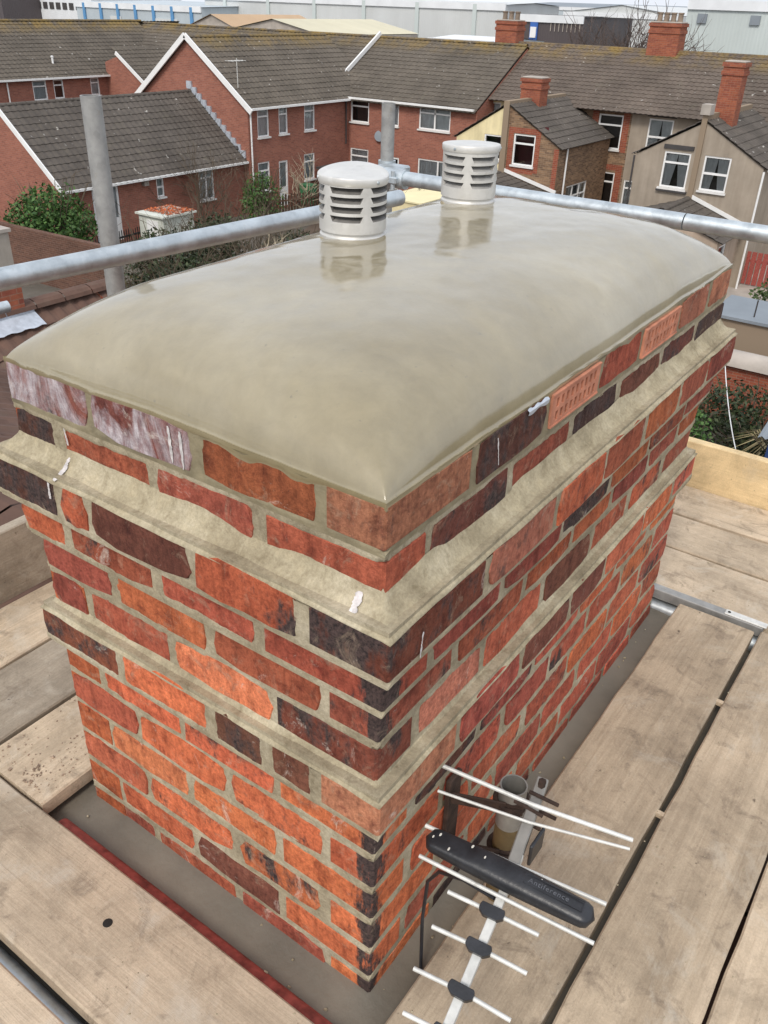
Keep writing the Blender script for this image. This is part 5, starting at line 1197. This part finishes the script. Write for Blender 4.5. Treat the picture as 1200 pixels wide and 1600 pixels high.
bush('hedge_shrub', 'low olive shrub behind the brick yard wall', (15.6, 20.6), (1.3, 1.3, 1.0), M_OLIVE, 2200, .07, 8, group='dark garden shrubs')
bush('hedge_shrub', 'tall evergreen shrub covering the shed side', (21.6, 22.6), (1.6, 1.4, 1.35), M_IVY, 3600, .08, 9, group='dark garden shrubs')
bush('hedge_shrub', 'dark green shrub beside the picket fence', (23.9, 20.6), (1.7, 1.5, 1.0), M_IVY, 3000, .08, 10, group='dark garden shrubs')
bush('hedge_shrub', 'rounded dark shrub crowding the brown soil bed', (21.6, 18.6), (1.6, 1.5, 1.1), M_IVY, 3600, .08, 16, group='dark garden shrubs')
bush('hedge_shrub', 'brown green shrub nearest the neighbouring tiled roof', (12.6, 15.6), (1.5, 1.4, 1.1), M_OLIVE, 3200, .07, 17, group='dark garden shrubs')
bush('hedge_shrub', 'dark shrub in the middle of the garden thicket', (17.0, 19.4), (1.6, 1.5, 1.3), M_IVY, 3600, .08, 18, group='dark garden shrubs')
twigs('bare_shrub', 'brown bare climbing shrub straggling over the bungalow windows', (27.3, 29.2, G), 2.6, .35, 16, M_BARK, 11, rad=.022)
twigs('bare_shrub', 'leafless brown shrub between bungalow and gabled house', (29.6, 28.6, G), 2.2, .4, 10, M_BARK, 12, rad=.02)
twigs('dead_branches', 'pale dead forked twigs standing out of the dark shrubs', (18.2, 16.9, Z(1.2)), 1.7, .35, 4, M_TWIG, 13, rad=.030, lean=(.3, .1))
twigs('bare_shrub', 'tangle of bare stems beyond the scaffold clamp', (30.3, 21.0, G), 2.3, .3, 12, M_BARK, 14, rad=.02)
twigs('pale_brushwood', 'pale dry brushwood heaped by the picket fence', (33.0, 28.0, G), 1.7, .5, 7, M_TWIG, 15, rad=.03)
for k, (x, y, h, lb) in enumerate(((18.4, 21.2, 2.9, 'dark bare branches rising out of the shrub below the white shed'), (16.3, 18.4, 2.5, 'dark tangled bare branches over the brownish shrub'), (20.6, 19.6, 2.6, 'dark bare branches in the middle of the garden thicket'), (22.8, 22.4, 2.6, 'dark bare branches beside the shed wall'))):
    twigs('bare_shrub', lb, (x, y, G), h, .45, 14, M_BARK, 60 + k, rad=.02)
# ---- left gardens
gw = thing('garden_wall', 'long brown brick garden wall below the laurel', 'wall', (18.2, 29, G))
mb = MB(); uv = []
for k, (a, b) in enumerate((((17.4, 35.0), (18.0, 23.6)),)):
    a, b = Vector((*a, 0)), Vector((*b, 0)); d = (b - a); l = d.length; n_ = Vector((-.22, 0, 0))
    for s_ in (0, 1):
        o_ = n_ * s_
        mb.poly([tuple(a + o_ + Vector((0, 0, G))), tuple(b + o_ + Vector((0, 0, G))), tuple(b + o_ + Vector((0, 0, Z(1.9)))), tuple(a + o_ + Vector((0, 0, Z(1.9))))]); uv += [(0, 0), (l, 0), (l, 1.9), (0, 1.9)]
    mb.poly([tuple(a + Vector((0, 0, Z(1.9)))), tuple(b + Vector((0, 0, Z(1.9)))), tuple(b + n_ + Vector((0, 0, Z(1.9)))), tuple(a + n_ + Vector((0, 0, Z(1.9))))]); uv += [(0, 0), (l, 0), (l, .22), (0, .22)]
    mb.poly([tuple(b + Vector((0, 0, G))), tuple(b + n_ + Vector((0, 0, G))), tuple(b + n_ + Vector((0, 0, Z(1.9)))), tuple(b + Vector((0, 0, Z(1.9))))]); uv += [(0, 0), (.22, 0), (.22, 1.9), (0, 1.9)]
o = mb.build('wall', M_GWALL, gw, uv=uv); o.matrix_parent_inverse = Matrix.Translation(-gw.location)
sh = thing('garden_shed', 'white garden shed with fallen orange leaves on its roof', 'shed', (23.2, 26.9, G))
MB().box((-.8, -.7, 0), (.8, .7, 1.75)).build('wall', M_SHEDW, sh); MB().box((-.9, -.8, 1.75), (.9, .8, 1.82)).build('roof', M_SHEDW, sh)
MB().box((-.82, -.4, .05), (-.79, .25, 1.6)).build('door', M_UPVC, sh)
mb = MB()
for k in range(700):
    x, y = random.uniform(-.5, .85), random.uniform(-.76, .74); s_ = random.uniform(.03, .07); t = random.random() * 6; z = 1.828 + random.random() * .05
    mb.poly([(x + s_ * math.cos(t), y + s_ * math.sin(t), z), (x - s_ * .5 * math.sin(t), y + s_ * .5 * math.cos(t), z + .02), (x - s_ * math.cos(t), y - s_ * math.sin(t), z), (x + s_ * .5 * math.sin(t), y - s_ * .5 * math.cos(t), z)])
o = mb.build('fallen_leaves', M_LEAF, sh); o['kind'] = 'stuff'
def fence(label, a, b, h, n_w=.10, gap=.07, mat=None, cat='fence', lean=.0):
    e = thing('picket_fence', label, cat, (a[0], a[1], G)); a, b = Vector((*a, 0)), Vector((*b, 0)); d = b - a; l = d.length; d.normalize(); k = 0; u = 0
    mt = mat or M_FENCE
    for hh in (.3, h * .75): o_ = MB().bar((d * 0 + Vector((0, 0, hh))), d * l + Vector((0, 0, hh)), .04, .07).build('rail', mt, e)
    rr = random.Random(int(l * 10))
    while u < l:
        s_ = Vector((-d.y, d.x, 0)) * .03; p = d * u; t = h * rr.uniform(.94, 1.05); w2 = d * n_w
        m_ = MB()
        for q in (s_, s_ * 1.8): m_.poly([tuple(p + q), tuple(p + w2 + q), tuple(p + w2 + q + Vector((0, 0, t - .06))), tuple(p + w2 * .5 + q + Vector((0, 0, t))), tuple(p + q + Vector((0, 0, t - .06)))])
        m_.build('picket', mt, e); u += n_w + gap
    return e
fence('dark brown picket fence in front of the gabled house door', (30.6, 28.4), (33.6, 27.6), 1.15)
fence('dark picket fence running beside the brown soil bed', (33.6, 27.4), (30.4, 23.6), 1.1)
fence('black railings at the foot of the bungalow door', (20.2, 28.2), (23.8, 28.6), 1.0, .03, .10, M_BLACK, 'railings')
bn = thing('wheelie_bin', 'green wheelie bin beside the white house door', 'bin', (34.9, 29.3, G))
mb = MB(); mb.v = [(-.25, -.3, .08), (.25, -.3, .08), (.25, .3, .08), (-.25, .3, .08), (-.3, -.36, 1.0), (.3, -.36, 1.0), (.3, .36, 1.0), (-.3, .36, 1.0)]; mb.f = [(0, 3, 2, 1), (4, 5, 6, 7), (0, 1, 5, 4), (1, 2, 6, 5), (2, 3, 7, 6), (3, 0, 4, 7)]
mb.build('body', M_GREEN, bn, bevel=.03); MB().box((-.32, -.38, 1.0), (.32, .40, 1.07)).build('lid', M_GREEN, bn, bevel=.03)
for s_ in (-.25, .25): MB().tube([(s_ - .03, .33, .1), (s_ + .03, .33, .1)], .1, 14).build('wheel', M_BLACK, bn)
sb = thing('grey_shed', 'small grey garden shed beside the green bin', 'shed', (36.6, 28.6, G)); MB().box((-.8, -.7, 0), (.8, .7, 1.7)).build('wall', M_GREYROOF, sb); MB().box((-.9, -.8, 1.7), (.9, .8, 1.8)).build('roof', M_LINTEL, sb)
po_ = thing('porch_canopy', 'small dark porch hood in the corner of the estate houses', 'porch', (38.3, 30.2, Z(2.5)))
MB().box((-.5, -.35, 0), (.5, .4, .08), Matrix.Rotation(R(25), 4, 'X')).build('hood', M_GREYROOF, po_); MB().box((-.45, -.05, -2.5), (-.4, .0, 0)).build('post', M_UPVC, po_)
sp = MB().poly([(24.0, 19.0, G + .006), (30.2, 22.4, G + .006), (33.4, 27.2, G + .006), (27.5, 24.6, G + .006)]).build('soil_bed', M_SOIL); tag(sp, kind='structure')
# cream single-storey outhouse
hb = HB('cream_outhouse', 'cream painted outhouse with a flat top below the guard rail', (30.2, 19.6), 'outbuilding')
wall(hb.e, (28.9, 20.4, G), YM, XM, [(0, 2.4), (1.9, 2.4)], [], M_CREAMW); wall(hb.e, (28.9, 18.5, G), XP, YM, [(0, 2.4), (3, 2.4)], [], M_CREAMW); wall(hb.e, (28.9, 20.4, G), XP, YP, [(0, 2.4), (3, 2.4)], [], M_CREAMW)
MB().box((28.85, 18.45, Z(2.4)), (31.88, 20.45, Z(2.46))).build('roof', M_CREAM, hb.e); hb.done()
# ---- neighbour's rear wing, nearer on the left
hb = HB('neighbour_house', 'neighbouring brick wing with red brown tiled roof and lead flashings', (4.5, 9.5))
SN = Vector((0, 3.3, 2.0)); roof(hb.e, (-2.0, 6.8, Z(3.50)), XP, SN, 9.2, SN.length, M_TILEN, course=.34, roll=.20, amp=.022); roof(hb.e, (-2.0, 13.4, Z(3.50)), XP, Vector((0, -3.3, 2.0)), 9.2, SN.length, M_TILEN, course=.34, roll=.20, amp=.022)
ridge(hb.e, (-2.0, 10.1, Z(5.54)), (7.35, 10.1, Z(5.54)), M_TILEN, .15); wall(hb.e, (7.25, 13.2, G), YM, XP, [(0, 3.7), (3.1, 5.55), (6.2, 3.7)], [], M_WALLQ)
wall(hb.e, (-2, 7.0, G), XP, YM, [(0, 3.65), (9.25, 3.65)], [], M_WALLQ)
m_ = MB(); m_.poly([(7.15, 9.6, Z(5.16)), (7.42, 9.6, Z(5.16)), (7.42, 9.95, Z(5.36)), (7.2, 9.95, Z(5.36))]); m_.v = [(x, y, z + .06) for x, y, z in m_.v]; m_.poly([(7.42, 9.6, Z(5.20)), (7.5, 9.6, Z(5.1)), (7.5, 9.95, Z(5.3)), (7.42, 9.95, Z(5.42))]); m_.build('lead_verge', M_WHITE, hb.e)
hb.done()
nc = thing('house_chimney', 'low red brick chimney with wide lead apron on the red brown tiled roof', 'chimney', (5.1, 10.25, Z(5.4)))
mb = MB(); uv = []; H_ = .52
c0 = [(-.75, -.27), (.68, -.27), (.68, .27), (-.75, .27)]
for k in range(4):
    a, b = c0[k], c0[(k + 1) % 4]; l = math.hypot(b[0] - a[0], b[1] - a[1]); mb.poly([(*a, -.3), (*b, -.3), (*b, H_), (*a, H_)]); uv += [(k * 1.3, 0), (k * 1.3 + l, 0), (k * 1.3 + l, H_ + .3), (k * 1.3, H_ + .3)]
mb.poly([(*p, H_) for p in c0]); uv += [(0, 0)] * 4; mb.build('stack', M_CHIM, nc, uv=uv)
m_ = MB(); n = 24
for k in range(n + 1):
    x = -.80 + 1.60 * k / n; w_ = .010 * math.sin(k * 1.7); m_.v += [(x, -.275, .17), (x, -.285, .09), (x, -.52 + w_, -.04 + w_ * .6)]
for k in range(n):
    for j in range(2): m_.f.append((k * 3 + j, k * 3 + 3 + j, k * 3 + 4 + j, k * 3 + 1 + j))
m_.poly([(.685, -.275, .17), (.80, -.29, .10), (.80, .2, .30), (.685, .2, .42)]); m_.build('lead_apron', M_LEAD, nc, smooth=True)
pw = HB('pebbledash_house', 'grey pebbledashed house wall behind the red brown tiled roof', (9.5, 19), 'house')
wall(pw.e, (8.4, 23.7, G), YM, XM, [(0, 4.4), (5.3, 4.4)], [], M_PEB); wall(pw.e, (8.4, 18.4, G), XP, YM, [(0, 4.4), (2.55, 4.4)], [], M_PEB); wall(pw.e, (10.95, 23.7, G), YM, XP, [(0, 4.4), (5.3, 4.4)], [], M_PEB)
MB().box((8.35, 18.35, Z(4.4)), (11.0, 23.75, Z(4.48))).build('roof', M_CONC, pw.e); pw.done()
rs = thing('red_shed_roof', 'dull red painted sheet roof of a low outhouse', 'outbuilding', (13.2, 19.0, G))
MB().box((-1.9, -1.0, 1.55), (1.9, 1.0, 1.62), Matrix.Rotation(R(4), 4, 'X')).build('roof', M_RED, rs); MB().box((-1.8, -.9, 0), (1.8, .9, 1.55)).build('wall', M_GWALL, rs)
# ---- our own roof under the scaffold
hb = HB('own_house', 'brown tiled house roof below the scaffold boards', (.7, 2), 'house')
SO = Vector((4.6, 0, 2.5)); roof(hb.e, (-3.85, 7.9, Z(5.0)), YM, SO, 16, SO.length, M_TILEN, course=.34, roll=.2, amp=.022); roof(hb.e, (5.35, 7.9, Z(5.0)), YM, Vector((-4.6, 0, 2.5)), 16, SO.length, M_TILEN, course=.34, roll=.2, amp=.022)
ridge(hb.e, (.75, 7.9, Z(7.52)), (.75, 1.3, Z(7.52)), M_TILEN); wall(hb.e, (5.05, 7.8, G), YM, XP, [(0, 5.0), (15.6, 5.0)], [], M_WALLQ); wall(hb.e, (-3.6, 7.8, G), YM, XM, [(0, 5.0), (15.6, 5.0)], [], M_WALLQ); wall(hb.e, (-3.6, 7.8, G), XP, YP, [(0, 5.0), (4.35, 7.35), (8.65, 5.0)], [], M_WALLQ); hb.done()
# ---- right-hand yards
fr_ = thing('flat_roofed_garage', 'low garage with flat grey felt roof in the yards', 'garage', (24.1, 3.0, G)); MB().box((-1.0, -2.6, 2.16), (1.15, 2.3, 2.24)).build('roof', M_GREYROOF, fr_); MB().box((-.9, -2.5, 0), (1.05, 2.2, 2.16)).build('wall', M_WALLO, fr_); MB().tube([(-.6, 1.2, 2.24), (-.6, 1.2, 2.7)], .02, 6).build('vent_pipe', M_LINTEL, fr_)
yw = thing('yard_wall', 'red brick yard wall with broad rounded concrete coping', 'wall', (21.9, 3, G)); mb = MB(); uv = []
for x, s_ in ((-.2, 1), (.2, -1)):
    q = [(x, 2.6, 0), (x, -3, 0), (x, -3, 1.45), (x, 2.6, 1.45)]; mb.poly(q); uv += [(-p[1], p[2]) for p in q]
q = [(-.2, 2.6, 0), (.2, 2.6, 0), (.2, 2.6, 1.45), (-.2, 2.6, 1.45)]; mb.poly(q); uv += [(p[0], p[2]) for p in q]; mb.build('wall', M_WALLQ, yw, uv=uv)
m_ = MB(); m_.tube([(0, 2.65, 1.42), (0, -3, 1.42)], .36, 18); m_.v = [(x, y, max(z, 1.45)) for x, y, z in m_.v]; m_.build('coping', M_CONC, yw, smooth=True)
bush('yard_shrub', 'dark ivy covered mass below the brick yard wall', (19.9, 3.0), (1.3, 2.2, .8), M_IVY, 3600, .07, 31, group='dark shrubs in the yard')
bush('yard_shrub', 'mid green conifer like shrub beside the stack', (16.9, 3.9), (.9, .9, 1.1), M_LAUREL, 2600, .06, 32, group='dark shrubs in the yard')
bush('yard_shrub', 'fresh green hedge beyond the grey flat roof', (29.5, 4.6), (2.2, 1.2, 1.0), M_GRASSG, 3600, .08, 33, group='dark shrubs in the yard')
bush('yard_shrub', 'low dark shrub behind the washing line', (18.0, 1.2), (1.0, 1.2, .8), M_IVY, 1800, .07, 34, group='dark shrubs in the yard')
pl = thing('pampas_plant', 'dry yellowish strap leaved plant in the yard', 'plant', (18.6, 2.05, G)); mb = MB(); rr = random.Random(9)
for k in range(70):
    a = rr.uniform(0, 6.28); l = rr.uniform(.7, 1.2); d = Vector((math.cos(a), math.sin(a), 0)); s_ = Vector((-d.y, d.x, 0)) * .025; p0 = Vector((0, 0, .5)); p1 = p0 + d * l * .5 + Vector((0, 0, .6)); p2 = p0 + d * l + Vector((0, 0, .3))
    mb.poly([tuple(p0 - s_), tuple(p0 + s_), tuple(p1 + s_), tuple(p1 - s_)]); mb.poly([tuple(p1 - s_), tuple(p1 + s_), tuple(p2)])
mb.build('leaves', M_DRY, pl); MB().tube([(0, 0, 0), (0, 0, .55)], .09, 8).build('stem', M_BARK, pl)
bs = thing('blue_shed', 'blue painted garden shed with ribbed grey roof', 'shed', (17.5, 1.0, G)); MB().box((-1.1, -1.0, 0), (1.1, .95, 2.05)).build('wall', M_BLUE, bs)
mb = MB()
for k in range(15):
    y = -1.1 + k * .15; mb.poly([(-1.25, y, 2.02), (1.25, y, 2.42), (1.25, y + .075, 2.47), (-1.25, y + .075, 2.07)]); mb.poly([(-1.25, y + .075, 2.07), (1.25, y + .075, 2.47), (1.25, y + .15, 2.42), (-1.25, y + .15, 2.02)])
mb.build('roof', M_GREYROOF, bs)
wlh = MB(); pts = [Vector((21.2, 4.15, Z(1.6))).lerp(Vector((16.6, 2.56, Z(1.5))), t) - Vector((0, 0, .5 * t * (1 - t))) for t in np.linspace(0, 1, 14)]
o = wlh.tube(pts, .012, 6).build('washing_line', M_UPVC); tag(o, 'thin white washing line hanging across the yard', 'washing line')
wp = thing('white_patio_roof', 'white polycarbonate roof over a yard below the guard rail', 'canopy', (31.0, 12.9, G)); MB().box((-1.1, -1.5, 2.3), (1.1, 1.3, 2.38)).build('sheet', M_WHITE, wp)
for x in (-1, 1):
    for y in (-1.4, 1.2): MB().box((x - .04, y - .04, 0), (x + .04, y + .04, 2.3)).build('post', M_UPVC, wp)
wv_ = thing('parked_van', 'white van parked behind the rendered extension', 'van', (29.3, 10.4, G)); mb = MB()
sec = [(-2.2, .3, .9), (-2.2, .3, .9), (-1.6, .3, 1.15), (-1.0, .3, 1.85), (2.2, .3, 1.95)]
mb.v = []
for x, z0, z1 in ((-2.2, .35, 1.0), (-1.5, .35, 1.2), (-.9, .35, 1.9), (2.2, .35, 1.98)):
    for y in (-.9, .9): mb.v += [(x, y, z0), (x, y * .93, z1)]
for k in range(3):
    i = k * 4; mb.f += [(i, i + 4, i + 5, i + 1), (i + 2, i + 3, i + 7, i + 6), (i + 1, i + 5, i + 7, i + 3), (i, i + 2, i + 6, i + 4)]
mb.f += [(0, 1, 3, 2), (12, 14, 15, 13)]; mb.build('body', M_WHITE, wv_, bevel=.04)
MB().poly([(-1.47, -.78, 1.25), (-1.47, .78, 1.25), (-.96, .76, 1.86), (-.96, -.76, 1.86)]).build('windscreen', M_LINTEL, wv_).location = (-.02, 0, .02)
for x in (-1.5, 1.5):
    for y in (-.8, .8): MB().tube([(x, y - .1, .32), (x, y + .1, .32)], .32, 18).build('wheel', M_BLACK, wv_)
rf = thing('red_fence_panel', 'faded red slatted fence panel in the yard', 'fence', (35.2, 6.4, G))
for k in range(9): MB().box((-.02, -1.0 + k * .22, .05), (.02, -.82 + k * .22, 1.3)).build('slat', M_RED, rf)
MB().box((.021, -1.0, .9), (.05, .95, 1.0)).build('rail', M_RED, rf)
gc = thing('garden_chair', 'black metal garden chair on the paved yard', 'chair', (34.9, 7.95, G))
MB().box((-.22, -.22, .44), (.22, .22, .47)).build('seat', M_BLACK, gc); MB().box((.2, -.22, .47), (.23, .22, .95)).build('backrest', M_BLACK, gc)
for x in (-.2, .2):
    for y in (-.2, .2): MB().tube([(x, y, 0), (x, y, .45)], .02, 6).build('leg', M_BLACK, gc)
# ---- ground patches behind
tag(MB().poly([(30, 3, G + .008), (40.4, 3, G + .008), (40.4, 15.6, G + .008), (30, 15.6, G + .008)]).build('paved_yard', M_CONC), kind='structure')
# ================================================================== industrial sheds on the skyline
def shed(name, label, x0, x1, y0, y1, h, hr, mat, roofmat=None, axis='y', ribs=0, ribmat=None):
    e = thing(name, label, 'warehouse', ((x0 + x1) / 2, (y0 + y1) / 2, G)); inv = Matrix.Translation(-e.location)
    mb = MB(); uv = []
    def q(pts, uvs): mb.poly(pts); uv.extend(uvs)
    if axis == 'x':     # ridge runs along X: gable faces us
        ym = (y0 + y1) / 2
        for x in (x0, x1): q([(x, y1, G), (x, y0, G), (x, y0, Z(h)), (x, ym, Z(hr)), (x, y1, Z(h))], [(-y1, 0), (-y0, 0), (-y0, h), (-ym, hr), (-y1, h)])
        for y in (y0, y1): q([(x0, y, G), (x1, y, G), (x1, y, Z(h)), (x0, y, Z(h))], [(x0, 0), (x1, 0), (x1, h), (x0, h)])
    else:
        xm = (x0 + x1) / 2
        for x in (x0, x1): q([(x, y1, G), (x, y0, G), (x, y0, Z(h)), (x, y1, Z(h))], [(-y1, 0), (-y0, 0), (-y0, h), (-y1, h)])
        for y in (y0, y1): q([(x0, y, G), (x1, y, G), (x1, y, Z(h)), (xm, y, Z(hr)), (x0, y, Z(h))], [(x0, 0), (x1, 0), (x1, h), (xm, hr), (x0, h)])
    mb.build('wall', mat, e, uv=uv).matrix_parent_inverse = inv
    mb = MB(); uv = []
    if axis == 'x':
        for a, b in ((y0, ym), (y1, ym)): q([(x0 - .2, a, Z(h) + .05), (x1 + .2, a, Z(h) + .05), (x1 + .2, b, Z(hr) + .05), (x0 - .2, b, Z(hr) + .05)], [(x0, 0), (x1, 0), (x1, 9), (x0, 9)])
    else:
        for a, b in ((x0, xm), (x1, xm)): q([(a, y0 - .2, Z(h) + .05), (a, y1 + .2, Z(h) + .05), (b, y1 + .2, Z(hr) + .05), (b, y0 - .2, Z(hr) + .05)], [(y0, 0), (y1, 0), (y1, 9), (y0, 9)])
    mb.build('roof', roofmat or mat, e, uv=uv).matrix_parent_inverse = inv
    for k in range(ribs):
        y = y0 + (y1 - y0) * (k + .5) / ribs; MB().box((x0 - .18, y - .22, G), (x0 - .02, y + .22, Z(h))).build('column', ribmat, e).matrix_parent_inverse = inv
    MB().box((x0 - .16, y0, Z(h) - .5), (x0 - .01, y1, Z(h) + .12)).build('eaves_trim', M_WHITE, e).matrix_parent_inverse = inv
    return e
shed('warehouse', 'pale blue grey warehouse with bright blue steel columns beyond the long estate roof', 80, 110, 82.5, 105, 7.9, 8.3, M_CLADB, None, 'y', 7, simple('bright blue steel', (.10, .27, .50), .5, 0, .1, 1))
for y0, y1 in ((86.5, 90.5), (96.5, 98.5)):
    e = [o for o in col.objects if o.get('label', '').startswith('pale blue grey warehouse')][0]
    o = MB().box((79.9, y0, Z(2)), (79.98, y1, Z(6.6))).build('roller_door', M_CLADW, e); o.matrix_parent_inverse = Matrix.Translation(-e.location)
e = shed('office_block', 'white flat topped office block with a row of windows on the skyline', 84, 100, 107, 121, 9.2, 9.25, M_WHITE, None, 'y'); e['category'] = 'building'
for k in range(9):
    o = MB().box((83.92, 108 + k * 1.4, Z(6.9)), (83.99, 108.9 + k * 1.4, Z(7.7))).build('window', M_LINTEL, e); o.matrix_parent_inverse = Matrix.Translation(-e.location)
e = shed('brick_block', 'dark brown brick block beside the white offices', 78, 95, 118, 132, 8.8, 8.9, M_CLADD, None, 'y'); e['category'] = 'building'
e = shed('warehouse', 'huge plain pale grey warehouse behind the estate roofs', 86, 98, 46.3, 88, 9.2, 9.4, M_CLADW, None, 'y', 6, M_CLADG)
shed('warehouse', 'low shed with orange sheet roof behind the estate ridge', 63, 75, 60.5, 67, 6.6, 7.7, M_CONC, M_CLADO, 'x')
shed('warehouse', 'low shed with ribbed cream roof behind the estate ridge', 62, 76, 50, 61, 6.6, 7.6, M_CONC, M_CLADY, 'x')
shed('warehouse', 'white flat canopy roof just over the terrace ridge', 60, 68, 33, 38.5, 6.9, 7.1, M_WHITE, None, 'y')
e = shed('office_block', 'dark brown clad office with bright blue strip and small windows', 84, 96, 37.0, 43.6, 8.4, 8.45, M_CLADD, M_LINTEL, 'y'); e['category'] = 'building'
MBL = simple('bright blue panel', (.04, .13, .42), .5, 0, .1, 1); inv = Matrix.Translation(-e.location)
MB().box((83.85, 41.6, Z(3)), (83.98, 42.4, Z(8.4))).build('blue_strip', MBL, e).matrix_parent_inverse = inv
for h in (4.6, 6.6): MB().box((83.75, 41.7, Z(h)), (83.84, 42.3, Z(h + .9))).build('window', M_UPVC, e).matrix_parent_inverse = inv
for k in range(8): MB().box((83.9, 37.3 + k * .42, Z(7.2)), (83.98, 37.36 + k * .42, Z(8.1))).build('fin', M_CONC, e).matrix_parent_inverse = inv
shed('warehouse', 'white shed with shallow gable far behind the terrace', 135, 180, 45, 63, 8.5, 9.6, M_CLADW, M_CLADW, 'x')
shed('warehouse', 'grey roofed shed on the horizon behind the white gable', 190, 240, 60, 104, 9.0, 9.9, M_CLADB, M_GREYROOF, 'y')
e = shed('warehouse', 'tall pale green grey warehouse with two small vents behind the terrace chimney', 72, 120, -15, 23.6, 9.85, 10.1, M_CLADG, None, 'y'); inv = Matrix.Translation(-e.location)
for y in (22.4, 18.6): MB().box((71.85, y - .35, Z(8.5)), (71.97, y + .35, Z(9.1))).build('vent', M_GREYROOF, e).matrix_parent_inverse = inv
for k, (x, y, h) in enumerate(((66, 27.5, 7.2), (63, 25.6, 7.5), (62, 23.6, 7.9), (64, 22.0, 7.1), (61, 21.0, 6.9))):
    t = twigs('bare_tree', ('bare winter tree with a broad crown behind the terrace ridge', 'bare winter tree beside the dark office', 'tallest bare winter tree before the white gabled shed', 'low bare winter tree before the white gabled shed', 'bare winter tree against the ridge chimney')[k], (x, y, Z(h * .35)), h * .62, .5, 22, M_TREE, 40 + k, 'tree', .06)
    MB().tube([(0, 0, -h * .35), (0, 0, .3)], [.18, .12], 8).build('trunk', M_TREE, t)
